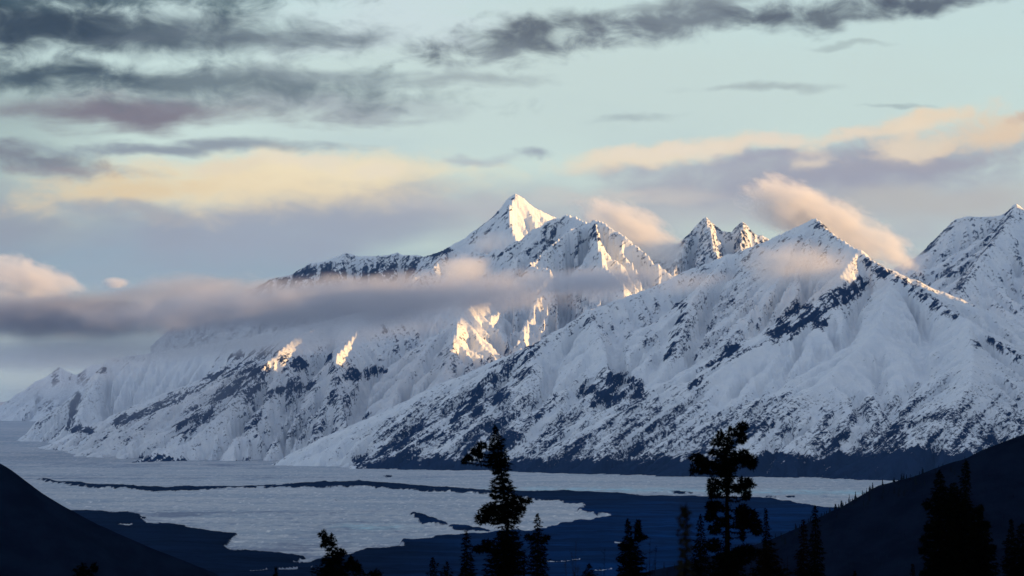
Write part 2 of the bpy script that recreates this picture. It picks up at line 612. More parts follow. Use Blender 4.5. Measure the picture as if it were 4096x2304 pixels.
def build_mountain(label, ridges, px0, px1, d0, d1, ncol, nrow, mat, cell=28.0, drops=20000, flute=1.0, fine=1.0,
                   rock=0.0, strokes=(), clear=(), seed=1, base_dark=None, rate=.06, k=45.0, sink=60.0):
    x0 = min((px0 - CX) / FPX * d * 1000 for d in (d0, d1))
    x1 = max((px1 - CX) / FPX * d * 1000 for d in (d0, d1))
    y0, y1 = d0 * 1000.0, d1 * 1000.0
    gx = np.arange(x0, x1 + cell, cell)
    gy = np.arange(y0, y1 + cell, cell)
    GX, GY = np.meshgrid(gx, gy)
    wx = 90 * fbm(GX / 900, GY / 900, seed + 3, 4)
    wy = 90 * fbm(GX / 900, GY / 900, seed + 5, 4)
    Z0, Dn, T = ridge_field(GX, GY, ridges, k)
    fadew = sstep(0, 350, Dn)
    Zw, Dw, Tw = ridge_field(GX + wx * fadew, GY + wy * fadew, ridges, k)
    H = Zw
    away = sstep(20, 420, Dw)
    rel = np.clip(Zw - ice_level(GX, GY), 0, 1200)
    # flutes run straight down from the crest, broken by larger noise
    fl = fbm(Tw / 260, Dw / 1500, seed + 11, 4, 0.55, True)
    H = H + flute * away * (16 * (fl - 0.2)) * sstep(0, 250, rel)
    H = H + 14 * away * fbm(GX / 620, GY / 620, seed + 21, 5, 0.45, True) * sstep(0, 200, rel)
    H = H + 7 * fbm(GX / 130, GY / 130, seed + 31, 3, 0.5) * sstep(0, 60, rel)
    if drops:
        H = erode(H, cell, drops, 55, seed, rate)
        H = 0.75 * H + 0.25 * blur(H, 1)
    # fan-shaped fine mesh
    tt = np.linspace(0, 1, nrow)
    D = (y0 + 40) + (y1 - y0 - 80) * tt ** 1.15
    A = np.linspace((px0 - CX) / FPX, (px1 - CX) / FPX, ncol)
    AA, DD = np.meshgrid(A, D)
    X, Y = AA * DD, DD
    u, v = (X - x0) / cell, (Y - y0) / cell
    Z = bilinear(H, u, v)
    T2, D2 = bilinear(Tw, u, v), bilinear(Dw, u, v)
    iz = ice_level(X, Y)
    rel = Z - iz
    gzx = bilinear(np.gradient(blur(H, 2), cell, axis=1), u, v)
    gzy = bilinear(np.gradient(blur(H, 2), cell, axis=0), u, v)
    slope = np.hypot(gzx, gzy)
    st = np.clip(slope, 0.15, 1.2)
    d1_ = fbm(X / 95, Y / 95, seed + 41, 4, 0.55, True)
    d2_ = fbm(X / 30, Y / 30, seed + 47, 3, 0.6)
    Z = Z + fine * (11 * st * d1_ + 4.5 * st * d2_) * sstep(-10, 70, rel)
    conv = bilinear(H - blur(H, 6), u, v)
    # rock shows on steep, convex ground, in bands down the fall line
    n_a = fbm(X / 300, Y / 300, seed + 51, 5, 0.6)
    n_b = fbm(T2 / 60 + .004 * X, D2 / 420, seed + 61, 4, 0.6)
    px = CX + X / Y * FPX
    py = HY - (Z - CAM_Z) / Y * FPX
    r = rock - 0.05 + 0.22 * np.clip(slope - 0.7, -.5, .5) + 0.30 * n_a + 0.14 * n_b + np.clip(conv / 60, -.15, .15) + 0.10 * d1_
    # break-up of the traced outcrops follows the same relief
    sb = stroke_bias(px + 22 * n_a + 14 * d1_, py + 20 * n_b + 12 * d2_, strokes)
    ca_, sa_ = (.79, .61)
    led = fbm((X * ca_ + Z * sa_) / 150, (Z * ca_ - X * sa_) / 30, seed + 71, 4, .6)
    r = r + .16 * led + sb * np.clip(0.5 + 1.0 * led + 0.45 * n_b, -.1, 1.25)
    if clear:
        r = r - stroke_bias(px + 20 * n_a, py + 16 * n_b, clear)
    if base_dark is not None:
        r = base_dark(r, X, Y, Z, px, py, rel, n_a, n_b, d1_, d2_)
    Z = np.where(rel < -sink, iz - sink, Z)
    Z[:, 0] = Z[:, -1] = -80.0          # closed at the sides and the back
    Z[0, :] = Z[-1, :] = -80.0
    X[:, 0], X[:, -1] = X[:, 1], X[:, -2]
    o = mesh_obj('mountain', np.stack([X, Y, Z], -1).reshape(-1, 3), grid_faces(nrow, ncol), mat, smooth=True)
    set_attr(o, 'rock', np.clip(r, -0.6, 1.4))
    tag(o, label, 'mountain', None, 'structure')
    return o


MAT_NEAR = mountain_mat('snow_over_rock', 6.5)
MAT_MID = mountain_mat('snow_over_far_rock', 10.0)


def right_dark(r, X, Y, Z, px, py, rel, na, nb, d1_, d2_):
    # brush thickens below 450 m, closed dark forest below about 110 m
    ca, sa = .80, .60
    u_, w_ = X * ca + Z * sa, Z * ca - X * sa
    st = fbm(u_ / 900, w_ / 75, 905, 5, .6)
    st2 = fbm(u_ / 260, w_ / 38, 915, 4, .6)
    brush = sstep(900, 120, rel + 170 * na + 90 * st) * sstep(1350, 1800, px + 0.5 * (py - 1650))
    r = np.maximum(r, r * .5 + 0.06 + brush * (0.40 + 0.70 * st + 0.45 * st2 + 0.20 * na))
    top = 48 + 40 * sstep(1900, 3300, px) + 60 * sstep(3200, 3700, px)
    forest = sstep(top + 30, top - 20, rel + 70 * na + 110 * st + 60 * st2) * sstep(1380, 1560, px)
    return r + forest * (.75 + .55 * st2 + .35 * d1_)


RIGHT = [
    ([(4900, 1700, 17.6), (4400, 1600, 18.4), (4096, 1447, 19.0), (3975, 1351, 19.4), (3864, 1272, 19.8), (3784, 1224, 20.1), (3673, 1161, 20.5),
      (3577, 1097, 20.8), (3434, 994, 21.2), (3339, 938, 21.5), (3260, 867, 21.8), (3196, 898, 22.0), (3077, 954, 22.2), (2910, 1018, 22.3),
      (2735, 1081, 22.2), (2608, 1145, 22.0), (2480, 1190, 21.8), (2353, 1240, 21.6)], .5, 400, .50),
    ([(2353, 1240, 21.6), (2230, 1315, 21.4), (2115, 1383, 21.2), (2020, 1470, 21.0), (1924, 1550, 20.8), (1797, 1680, 20.5), (1590, 1790, 20.2), (1399, 1862, 20.0), (1330, 1885, 20.0)], .45, 250, .62),
    ([(3434, 1000, 21.2), (3300, 1180, 20.5), (3148, 1310, 20.0), (2925, 1440, 19.6), (2782, 1550, 19.3), (2560, 1700, 18.9), (2400, 1800, 18.5)], .35, 200, .42),
    ([(2910, 1020, 22.3), (2760, 1200, 21.2), (2690, 1420, 20.3), (2600, 1570, 19.8)], .4, 200, .5),
    ([(2353, 1240, 21.6), (2400, 1350, 21.0), (2450, 1460, 20.5), (2500, 1550, 20.1), (2420, 1680, 19.7), (2250, 1800, 19.2)], .4, 200, .45),
    ([(3864, 1272, 19.8), (3890, 1420, 18.8), (3880, 1540, 18.0), (3780, 1660, 17.3), (3600, 1790, 16.9)], .25, 400, .36),
    ([(3577, 1097, 20.8), (3500, 1330, 19.6), (3300, 1520, 18.7), (3000, 1690, 18.1), (2800, 1800, 17.8)], .2, 300, .36),
    ([(2115, 1383, 21.2), (2130, 1480, 20.7), (2060, 1600, 20.3), (1950, 1740, 19.8)], .4, 200, .45),
]
RIGHT_ROCK = [
    ([(1500, 800), (1700, 820), (1900, 780)], 60, .17), ([(1900, 640), (2150, 640)], 50, .16), ([(1300, 900), (1450, 800)], 30, .18), ([(1700, 900), (1950, 870)], 40, .2),
    ([(1620, 700), (1850, 680)], 30, .16), ([(2250, 640), (2350, 740)], 20, .2),
    ([(1150, 1050), (1220, 970), (1290, 920), (1340, 880)], 20, .75), ([(1195, 1045), (1280, 985), (1330, 935)], 16, .7),
    ([(1240, 1075), (1300, 1050), (1350, 1010)], 12, .6), ([(1500, 1000), (1540, 962), (1600, 975)], 30, .95), ([(1540, 1000), (1560, 960)], 26, .9),
    ([(1690, 900), (1700, 845), (1722, 780)], 16, .55), ([(1640, 830), (1660, 770)], 10, .4), ([(1755, 970), (1800, 920), (1850, 885)], 20, .9),
    ([(1880, 880), (1960, 850)], 12, .5), ([(1960, 845), (2020, 792), (2065, 800)], 30, .85), ([(2085, 765), (2150, 730), (2172, 718)], 22, .8),
    ([(2170, 655), (2260, 700), (2320, 740), (2400, 795)], 14, .55), ([(2490, 850), (2570, 905)], 9, .6), ([(2060, 560), (2120, 600)], 16, .35),
    ([(1990, 640), (2000, 720)], 14, .3), ([(1460, 1000), (1480, 960)], 8, .5), ([(2440, 860), (2470, 870)], 10, .4),
    ([(900, 1160), (1000, 1120), (1060, 1075)], 12, .6), ([(985, 1165), (1060, 1120), (1110, 1090)], 14, .7), ([(1240, 1150), (1330, 1060), (1400, 1010)], 16, .5),
    ([(2180, 910), (2260, 895)], 10, .4), ([(2170, 1100), (2300, 1060), (2400, 1040)], 8, .35), ([(1880, 1090), (2000, 1040)], 10, .3),
]
build_mountain('broad snow mountain with dark brush and forest along its foot', RIGHT, 1000, 4700, 15.0, 24.2, 1500, 900, MAT_NEAR,
               cell=24, drops=150000, rock=.02, strokes=RIGHT_ROCK, clear=[([(1800, 965), (2000, 900), (2300, 850)], 50, .26), ([(2050, 960), (2320, 930)], 45, .22), ([(1640, 950), (1720, 930)], 30, .25), ([(1400, 960), (1440, 880)], 26, .2)], seed=7, base_dark=right_dark)

LEFT = [
    ([(2450, 1080, 26.2), (2300, 1080, 26), (2018, 1190, 25.2), (1887, 1215, 24.6), (1838, 1259, 24.2), (1818, 1349, 23.8), (1780, 1470, 23.3), (1700, 1610, 22.9), (1600, 1730, 22.5), (1540, 1830, 22.2)], .5, 300, .5),
    ([(2018, 1190, 25.2), (1700, 1210, 25.6), (1493, 1290, 24.9), (1440, 1305, 24.5), (1345, 1418, 23.9), (1340, 1540, 23.4), (1400, 1680, 22.9), (1330, 1800, 22.6)], .5, 300, .5),
    ([(1493, 1290, 24.9), (1300, 1300, 25.2), (1200, 1330, 24.6), (1113, 1400, 24.1), (1000, 1510, 23.7), (890, 1640, 23.2), (760, 1760, 22.8), (520, 1846, 22.2)], .5, 300, .48),
    ([(1200, 1330, 24.9), (1000, 1390, 25.5), (850, 1490, 25.1), (700, 1590, 24.7), (525, 1690, 24.3), (370, 1745, 24.0)], .5, 200, .42),
    ([(1500, 1230, 26.2), (1000, 1340, 26.8), (700, 1390, 27.4), (430, 1430, 27.6), (340, 1590, 26.9), (285, 1720, 26.5)], .6, 250, .75),
    ([(1113, 1400, 24.1), (1060, 1560, 23.6), (1000, 1690, 23.1), (960, 1800, 22.7)], .4, 200, .5),
    ([(1838, 1259, 24.4), (1700, 1400, 23.9), (1600, 1560, 23.3), (1520, 1700, 22.8)], .4, 200, .55),
]
LEFT_ROCK = [
    ([(600, 960), (760, 960)], 60, .2), ([(650, 1080), (850, 1050)], 50, .16), ([(880, 930), (900, 1100)], 20, .2), ([(1130, 900), (1180, 960)], 30, .18), ([(980, 850), (1060, 860)], 30, .18),
    ([(300, 1058), (370, 1040), (440, 1006), (520, 962), (590, 930)], 11, .75), ([(470, 1075), (540, 1015), (600, 970), (650, 930)], 22, .6),
    ([(600, 905), (665, 945), (640, 1000)], 26, .6), ([(715, 900), (765, 922)], 16, .8), ([(650, 985), (720, 990), (790, 970)], 16, .6),
    ([(880, 948), (960, 930)], 13, .8), ([(830, 900), (850, 960), (840, 1010)], 12, .5), ([(1130, 870), (1180, 850)], 10, .4), ([(975, 830), (1000, 880)], 12, .4),
    ([(320, 1165), (400, 1152), (470, 1168)], 9, .9), ([(200, 1000), (186, 1040), (178, 1078)], 9, .9), ([(178, 1076), (232, 1086)], 8, .8),
    ([(210, 940), (240, 930), (270, 930)], 10, .7), ([(500, 1060), (560, 1010)], 18, .6), ([(620, 1080), (660, 1030)], 12, .4),
    ([(700, 1060), (790, 960)], 14, .3), ([(830, 1100), (880, 1060), (960, 1040)], 10, .4), ([(1190, 920), (1250, 890)], 14, .4),
    ([(640, 900), (700, 880)], 18, .5), ([(400, 1160), (470, 1160)], 6, .8), ([(600, 1160), (640, 1156)], 5, .6), ([(890, 1168), (1010, 1166)], 5, .7),
]


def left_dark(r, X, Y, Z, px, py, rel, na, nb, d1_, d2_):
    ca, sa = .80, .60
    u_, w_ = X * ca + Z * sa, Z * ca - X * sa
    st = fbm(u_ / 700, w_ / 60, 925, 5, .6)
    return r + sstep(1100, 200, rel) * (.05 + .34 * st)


build_mountain('steep fluted snow massif under the cloud band', LEFT, -50, 2600, 21.6, 29.0, 1250, 640, MAT_NEAR,
               cell=26, drops=110000, rock=.01, strokes=LEFT_ROCK, clear=[([(300, 980), (480, 930)], 40, .25), ([(960, 1010), (1110, 1000)], 45, .22)], seed=23, base_dark=left_dark, flute=1.25)

build_mountain('long rocky snow ridge above the cloud band', [
    ([(700, 1290, 29), (1018, 1145, 29), (1090, 1110, 29), (1161, 1097, 29), (1240, 1049, 29), (1300, 1040, 29), (1383, 1010, 29), (1450, 1022, 29), (1526, 1018, 29), (1590, 1010, 29), (1700, 1018, 28.8),
      (1797, 986, 28.6), (1876, 994, 28.4), (1960, 1010, 28)], .6, 300, .55),
    ([(1383, 1010, 29), (1300, 1120, 28.4), (1200, 1260, 27.8)], .5, 200, .6), ([(1590, 1010, 29), (1500, 1100, 28.3), (1400, 1240, 27.6)], .5, 200, .6),
    ([(1797, 986, 28.6), (1740, 1060, 28), (1650, 1110, 27.4), (1560, 1200, 27)], .5, 200, .6)],
    600, 2100, 26.2, 30.5, 800, 340, MAT_MID, drops=40000, rock=.22, seed=31, flute=1.2,
    strokes=[([(660, 715), (740, 695), (860, 690)], 24, .4), ([(870, 680), (960, 690), (1040, 670)], 22, .35), ([(1060, 640), (1130, 628)], 9, .6), ([(890, 715), (960, 700)], 14, .4)])

build_mountain('highest pointed snow peak with a sunlit face', [
    ([(1780, 1060, 28.6), (1876, 973, 28.8), (1924, 922, 28.9), (1948, 890, 28.9), (2000, 859, 29), (2019, 811, 29), (2040, 782, 29), (2062, 773, 29), (2085, 780, 29), (2107, 803, 29.1), (2150, 830, 29.1),
      (2210, 862, 29.2), (2300, 940, 29.4)], .75, 350, .6),
    ([(2210, 862, 29.2), (2290, 905, 32), (2250, 965, 34.5), (2230, 1000, 37)], .6, 300, .5),  # hidden back ridge, added to block the sun from the far peaks
    ([(2062, 773, 29), (2036, 830, 28.75), (2043, 900, 28.4), (2067, 960, 28.1), (2090, 1050, 27.8)], .6, 200, .6)],
    1650, 2420, 26.6, 37.5, 520, 560, MAT_MID, drops=30000, rock=-.10, seed=41, k=30,
    strokes=[([(1195, 605), (1240, 565), (1275, 530)], 18, .45), ([(1270, 540), (1285, 575)], 12, .5), ([(1300, 492), (1290, 500)], 8, .4)])

build_mountain('snow peak with a warm fluted flank in front of the pointed peak', [
    ([(1990, 1010, 26.6), (2067, 954, 26.6), (2131, 906, 26.5), (2200, 870, 26.4), (2266, 850, 26.4), (2300, 858, 26.3), (2353, 884, 26.1), (2372, 868, 26), (2400, 876, 25.9), (2433, 890, 25.8), (2490, 930, 25.7),
      (2544, 970, 25.6), (2610, 1030, 25.4), (2687, 1089, 25.3), (2760, 1150, 25.2)], .6, 250, .55),
    ([(2385, 872, 26), (2385, 905, 25.7), (2393, 960, 25.3), (2417, 1050, 24.9), (2490, 1120, 24.6)], .6, 150, .62),
    ([(2353, 884, 26.1), (2290, 903, 25.9), (2226, 954, 25.6), (2170, 1000, 25.4), (2115, 1045, 25.2)], .6, 150, .6),
    ([(2300, 905, 25.9), (2330, 1000, 25.4), (2340, 1100, 25)], .5, 150, .65),
    ([(1900, 1040, 25.9), (1924, 1010, 26.0), (1980, 986, 26.0), (2035, 996, 25.8), (2080, 1030, 25.5), (2115, 1050, 25.2), (2200, 1065, 25)], .6, 150, .6)],
    1820, 2800, 23.8, 27.6, 700, 400, MAT_MID, drops=40000, rock=.04, seed=53, k=30, flute=.8,
    strokes=[([(1400, 590), (1350, 640)], 16, .4), ([(1500, 580), (1512, 610)], 10, .5), ([(1440, 640), (1480, 600)], 8, .4), ([(1215, 640), (1290, 640)], 10, .3)])

build_mountain('twin rocky snow peaks behind the broad mountain', [
    ([(2580, 1140, 29), (2650, 1050, 29), (2703, 970, 29), (2767, 914, 29), (2800, 872, 29), (2827, 859, 29), (2850, 884, 29), (2878, 906, 29), (2926, 914, 29), (2970, 878, 29), (2990, 895, 29), (3013, 914, 29), (3077, 945, 29), (3200, 1010, 29)], .8, 250, .6),
    ([(2827, 859, 29), (2850, 960, 28.5), (2880, 1060, 28.1)], .6, 150, .6), ([(2767, 914, 29), (2720, 1010, 28.5), (2690, 1100, 28)], .6, 150, .6),
    ([(2970, 878, 29), (2960, 970, 28.6)], .6, 150, .6)],
    2520, 3260, 27.0, 30.6, 500, 320, MAT_MID, drops=30000, rock=.24, seed=61, k=25, flute=1.1)

build_mountain('steep snow mountain with a leaning horn behind the broad mountain', [
    ([(3480, 1140, 27.5), (3625, 1050, 27.4), (3673, 1033, 27.3), (3705, 990, 27.3), (3736, 954, 27.2), (3800, 890, 27.1), (3830, 868, 27), (3864, 859, 27), (3940, 862, 27), (4007, 855, 27), (4035, 835, 27), (4055, 818, 27), (4067, 811, 27), (4080, 830, 27), (4150, 900, 27), (4500, 1000, 26.5), (5000, 700, 26.5), (5200, 560, 25.5), (5450, 640, 24.2)], .7, 300, .55),  # last points: off-frame ridge added to shade this mountain from the sun
    ([(4067, 815, 27), (4040, 870, 26.6), (3990, 940, 26.1), (3900, 1060, 25.3), (3810, 1190, 24.6), (3760, 1270, 24.2)], .5, 200, .5),
    ([(4150, 900, 27), (4110, 1010, 26), (4080, 1150, 25.2), (4060, 1300, 24.6)], .5, 200, .5),
    ([(3590, 1120, 26.6), (3640, 1075, 26.4), (3720, 1100, 26), (3850, 1110, 25.7)], .5, 200, .5)],
    3420, 5900, 23.8, 29.0, 1300, 420, MAT_MID, drops=50000, rock=.13, seed=71, k=30,
    strokes=[([(2330, 640), (2360, 590), (2400, 550)], 10, .4), ([(2540, 540), (2480, 620), (2420, 720)], 14, .35), ([(2330, 690), (2400, 690)], 10, .3)])

build_mountain('small far snow peaks at the head of the glacier', [
    ([(-150, 1700, 37), (30, 1660, 37), (110, 1600, 37), (160, 1530, 37), (238, 1465, 37), (318, 1500, 37), (366, 1455, 37), (440, 1440, 37), (600, 1450, 37)], .5, 300, .5),
    ([(238, 1465, 37), (220, 1560, 36.4), (200, 1680, 35.8)], .4, 200, .5), ([(366, 1455, 37), (330, 1560, 36.4), (320, 1680, 35.6)], .4, 200, .5), ([(60, 1645, 37), (62, 1690, 36)], .4, 200, .5)],
    -250, 700, 34.0, 39.5, 420, 260, MAT_MID, cell=36, drops=20000, rock=.06, seed=81,
    strokes=[([(145, 920), (140, 960)], 10, .6), ([(205, 930), (215, 960)], 14, .5), ([(130, 1010), (135, 1050)], 10, .5), ([(100, 1000), (130, 1045)], 16, .3)])

# ----------------------------------------------------------------------------
# the glacier and its moraines
# ----------------------------------------------------------------------------
DARK = [
    [(150, 1918), (200, 1924), (230, 1930), (300, 1934), (400, 1946), (480, 1950), (560, 1953), (640, 1956), (800, 1956), (900, 1952), (1069, 1946), (1130, 1940), (1200, 1934), (1300, 1931), (1420, 1929), (1480, 1930),
     (1540, 1937), (1640, 1944), (1730, 1951), (1850, 1957), (1950, 1964), (2050, 1968), (2165, 1967), (2260, 1971), (2389, 1978), (2500, 1981), (2583, 1987), (2700, 1992), (2826, 1999), (2950, 2003), (3100, 2006),
     (3146, 2013), (3200, 2022), (3267, 2031), (3340, 2037), (3900, 2040), (3900, 2500), (-400, 2500), (-400, 2056), (0, 2056), (330, 2052), (420, 2050), (500, 2052), (545, 2057), (568, 2072), (585, 2085), (607, 2100), (660, 2108),
     (719, 2115), (770, 2122), (826, 2131), (890, 2142), (930, 2148), (952, 2150), (913, 2183), (905, 2190), (923, 2208), (960, 2212), (1000, 2211), (1060, 2220), (1120, 2228), (1170, 2234), (1230, 2240), (1200, 2252),
     (1165, 2262), (1190, 2262), (1230, 2260), (1272, 2252), (1300, 2248), (1350, 2245), (1389, 2237), (1450, 2222), (1510, 2213), (1560, 2206), (1600, 2204), (1646, 2199), (1610, 2190), (1598, 2184), (1640, 2174),
     (1680, 2168), (1700, 2160), (1753, 2150), (1860, 2143), (1923, 2140), (1960, 2132), (2040, 2132), (2097, 2136), (2160, 2122), (2215, 2112), (2260, 2100), (2330, 2092), (2400, 2083), (2452, 2076), (2400, 2068),
     (2340, 2064), (2318, 2057), (2320, 2045), (2335, 2025), (2316, 2016), (2260, 2014), (2200, 2008), (2130, 1998), (2060, 1988), (1950, 1982), (1850, 1976), (1730, 1970), (1640, 1962), (1500, 1957), (1400, 1952),
     (1150, 1952), (1000, 1956), (826, 1963), (700, 1969), (610, 1970), (520, 1962), (400, 1955), (300, 1945), (200, 1932)],
    [(1632, 2052), (1660, 2060), (1700, 2073), (1740, 2084), (1787, 2099), (1780, 2105), (1730, 2107), (1680, 2098), (1655, 2080)],
    [(1795, 2113), (1850, 2109), (1900, 2119), (1945, 2128), (1900, 2131), (1830, 2123)],
    [(2573, 1972), (2700, 1972), (2850, 1979), (2700, 1977)], [(3063, 1992), (3204, 1990), (3190, 1994), (3080, 1996)], [(3248, 1991), (3296, 1988), (3290, 1993)],
    [(1550, 1908), (1564, 1906), (1582, 1911), (1560, 1912)], [(1170, 1990), (1184, 1988), (1190, 1991)], [(1300, 2005), (1340, 2003), (1336, 2007)],
]
PALE = [
    [(2460, 2184), (2471, 2180), (2487, 2181), (2490, 2186), (2470, 2187)],
    [(1000, 2292), (1068, 2288), (1070, 2291), (1002, 2295)], [(1116, 2284), (1190, 2279), (1192, 2282), (1118, 2287)], [(1240, 2277), (1252, 2276), (1252, 2278)],
    [(2379, 2293), (2446, 2282), (2448, 2285), (2382, 2297)], [(2190, 2257), (2320, 2252), (2320, 2254), (2192, 2260)],
    [(560, 2085), (600, 2088), (640, 2112), (590, 2106)], [(470, 2112), (530, 2108), (510, 2118)],
]


def glacier():
    nc, nr = 1300, 1250
    A = np.linspace(-2600 / FPX, 2600 / FPX, nc)
    q = np.linspace(0, 1, nr)
    # rows evenly spaced as a distance-to-angle compromise, 4.3 km to 52 km
    D = 1.0 / ((1 - q) / 4300.0 ** .7 + q / 52000.0 ** .7) ** (1 / .7)
    AA, DD = np.meshgrid(A, D)
    X, Y = AA * DD, DD
    Z = ice_level(X, Y)
    px = CX + X / Y * FPX
    py = HY + (CAM_Z - Z) / Y * FPX
    n1 = fbm(X / 420, Y / 900, 301, 5, .6)
    n2 = fbm(X / 90, Y / 260, 311, 4, .6)
    n3 = fbm(X / 1400, Y / 1400, 321, 3)
    qx = px + 46 * n1 + 22 * n2
    qy = py + 4.5 * n1 + 3.2 * n2
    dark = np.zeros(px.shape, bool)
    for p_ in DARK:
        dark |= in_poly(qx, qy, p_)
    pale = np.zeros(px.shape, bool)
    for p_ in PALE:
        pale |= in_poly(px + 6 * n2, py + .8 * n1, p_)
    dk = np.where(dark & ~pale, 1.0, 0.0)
    # dirty ice near the terminus and along the left side
    dirt = 0.45 * sstep(2120, 2240, py + 30 * n1) * sstep(2100, 1700, px) + .35 * sstep(2040, 2110, py + 20 * n1) * sstep(1200, 300, px)
    dirt = dirt + .32 * np.exp(-((py - 2058 - 8 * n1) / 14) ** 2) * sstep(1700, 900, px) + .28 * np.exp(-((py - 1912 - 5 * n1) / 9) ** 2) * sstep(2200, 800, px)
    dirt = dirt + .5 * np.exp(-((py - 2112) / 16) ** 2) * np.exp(-((px - 1480) / 190) ** 2)
    dirt = dirt + .5 * np.exp(-((py - 1864) / 12) ** 2) * sstep(1500, 900, px) * (.4 + n1) + .3 * np.exp(-((py - 1760) / 14) ** 2) * (.4 + n2)
    n6 = fbm((X + .1 * Y) / 1100, (Y - .3 * X) / 190, 371, 5, .6)
    n7 = fbm((X + .1 * Y) / 300, (Y - .3 * X) / 70, 379, 4, .6)
    dirt = np.clip(1.5 * dirt * (0.75 + 1.0 * n7 + .7 * n1) + .30 * n1 + .55 * n6 + .40 * n7 - .02, 0, 1)
    # streaks inside the debris
    aqua = np.exp(-((py - 1958 - .012 * (px - 2100)) / 13) ** 2) * sstep(1700, 2200, px) + .9 * np.exp(-((py - 2112) / 18) ** 2) * np.exp(-((px - 1480) / 230) ** 2)
    aqua = aqua + .35 * np.exp(-((py - 1925) / 10) ** 2) * sstep(300, 800, px)
    dist = sstep(9000, 26000, Y)
    rough = 1.0 - 0.55 * dist
    bump = (8 * fbm(X / 150, Y / 240, 331, 4, .6, True) + 3.5 * fbm(X / 34, Y / 50, 341, 3, .6)) * rough
    lump = 16 * fbm(X / 500, Y / 700, 351, 4, .5) * dk
    ridge_h = np.where(dk > .9, 10.0, 0.0)
    for _ in range(2):
        ridge_h = blur(ridge_h, 2)
    Z = Z + bump * (1 - .45 * dk) * sstep(46000, 40000, Y) + lump + ridge_h
    o = mesh_obj('glacier', np.stack([X, Y, Z], -1).reshape(-1, 3), grid_faces(nr, nc), None, smooth=True)
    n4 = fbm(X / 55, Y / 330, 361, 4, .65)
    n5 = fbm(X / 420, Y / 1300, 367, 4, .6)
    soft = blur(dk, 28)
    edge = 4 * soft * (1 - soft)
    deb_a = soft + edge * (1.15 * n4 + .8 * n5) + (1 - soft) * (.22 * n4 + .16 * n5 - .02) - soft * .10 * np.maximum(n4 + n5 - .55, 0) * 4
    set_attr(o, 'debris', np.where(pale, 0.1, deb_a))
    set_attr(o, 'dirt', dirt)
    set_attr(o, 'haze_tint', np.clip(sstep(1300, 2400, px + 200 * n3) * sstep(1960, 2080, py) * (.75 + .5 * n1), 0, 1))  # blue distance haze painted onto the debris, stronger to the right
    set_attr(o, 'aqua', aqua * (.6 + .8 * n2))
    m, nt, b = new_mat('ice_and_debris')
    geo = node(nt, 'ShaderNodeNewGeometry').outputs['Position']
    at = node(nt, 'ShaderNodeAttribute', attribute_name='debris').outputs['Fac']
    aq = node(nt, 'ShaderNodeAttribute', attribute_name='aqua').outputs['Fac']
    f1 = noise_node(nt, geo, 1 / 40.0, 7, .65, (1, .35, 1))
    f2 = noise_node(nt, geo, 1 / 420.0, 5, .6, (.5, 1, 1))
    ice = mixc(nt, maprange(nt, f2, .35, .65), (0.46, 0.48, 0.51), (0.33, 0.38, 0.44))
    f3 = noise_node(nt, geo, 1 / 26.0, 4, .7, (1, .2, 1))
    ice = mixc(nt, maprange(nt, f1, .46, .76), ice, (0.27, 0.33, 0.42))
    ice = mixc(nt, maprange(nt, f3, .52, .74), ice, (0.68, 0.68, 0.68))
    di = node(nt, 'ShaderNodeAttribute', attribute_name='dirt').outputs['Fac']
    di = mth(nt, 'ADD', di, mth(nt, 'MULTIPLY', mth(nt, 'SUBTRACT', f1, .5), .7))
    ice = mixc(nt, maprange(nt, di, .02, .75, 0, .8), ice, (0.17, 0.20, 0.27))
    ice = mixc(nt, maprange(nt, aq, .1, 1.1, 0, .75), ice, (0.40, 0.66, 0.74))
    haze_tint = node(nt, 'ShaderNodeAttribute', attribute_name='haze_tint').outputs['Fac']
    f4 = noise_node(nt, geo, 1 / 160.0, 7, .68, (.35, 1, 1))
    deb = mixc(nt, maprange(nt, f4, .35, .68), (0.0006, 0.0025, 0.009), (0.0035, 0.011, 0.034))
    deb_hazed = mixc(nt, maprange(nt, f4, .33, .70), (0.0008, 0.008, 0.036), (0.0024, 0.034, 0.135))  # debris colours with the blue of the haze mixed in
    deb = mixc(nt, haze_tint, deb, deb_hazed)
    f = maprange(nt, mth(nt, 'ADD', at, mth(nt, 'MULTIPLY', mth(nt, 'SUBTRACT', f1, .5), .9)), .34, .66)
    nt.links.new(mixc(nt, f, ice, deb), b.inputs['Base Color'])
    b.inputs['Roughness'].default_value = .8
    b.inputs['Specular IOR Level'].default_value = 0.0
    o.data.materials.append(m)
    tag(o, 'broad flat valley glacier with dark curving moraines', 'glacier', None, 'structure')


glacier()
# ----------------------------------------------------------------------------
# dark near hills and the ground under the camera
# ----------------------------------------------------------------------------
GROUND_M = flat_mat('dark_tundra', (0.006, 0.010, 0.016), (0.012, 0.018, 0.030), 1 / 60.0)
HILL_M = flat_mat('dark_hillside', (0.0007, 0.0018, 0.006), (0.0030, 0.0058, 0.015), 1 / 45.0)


def near_ground(x, y):
    return CAM_Z - 1.7 - 0.09 * np.maximum(y, -300) + 0 * x


def hill_height(X, Y, pts, s, L, s2):
    Z = np.full(X.shape, -500.0)
    lines = pts if isinstance(pts[0], list) else [pts]
    for (x0, y0, z0), (x1, y1, z1) in [q for l in lines for q in zip(l[:-1], l[1:])]:
        dx, dy = x1 - x0, y1 - y0
        t = np.clip(((X - x0) * dx + (Y - y0) * dy) / (dx * dx + dy * dy), 0, 1)
        d = np.hypot(X - x0 - t * dx, Y - y0 - t * dy)
        Z = np.maximum(Z, z0 + t * (z1 - z0) - s * L * (1 - np.exp(-d / L)) - s2 * d)
    return Z


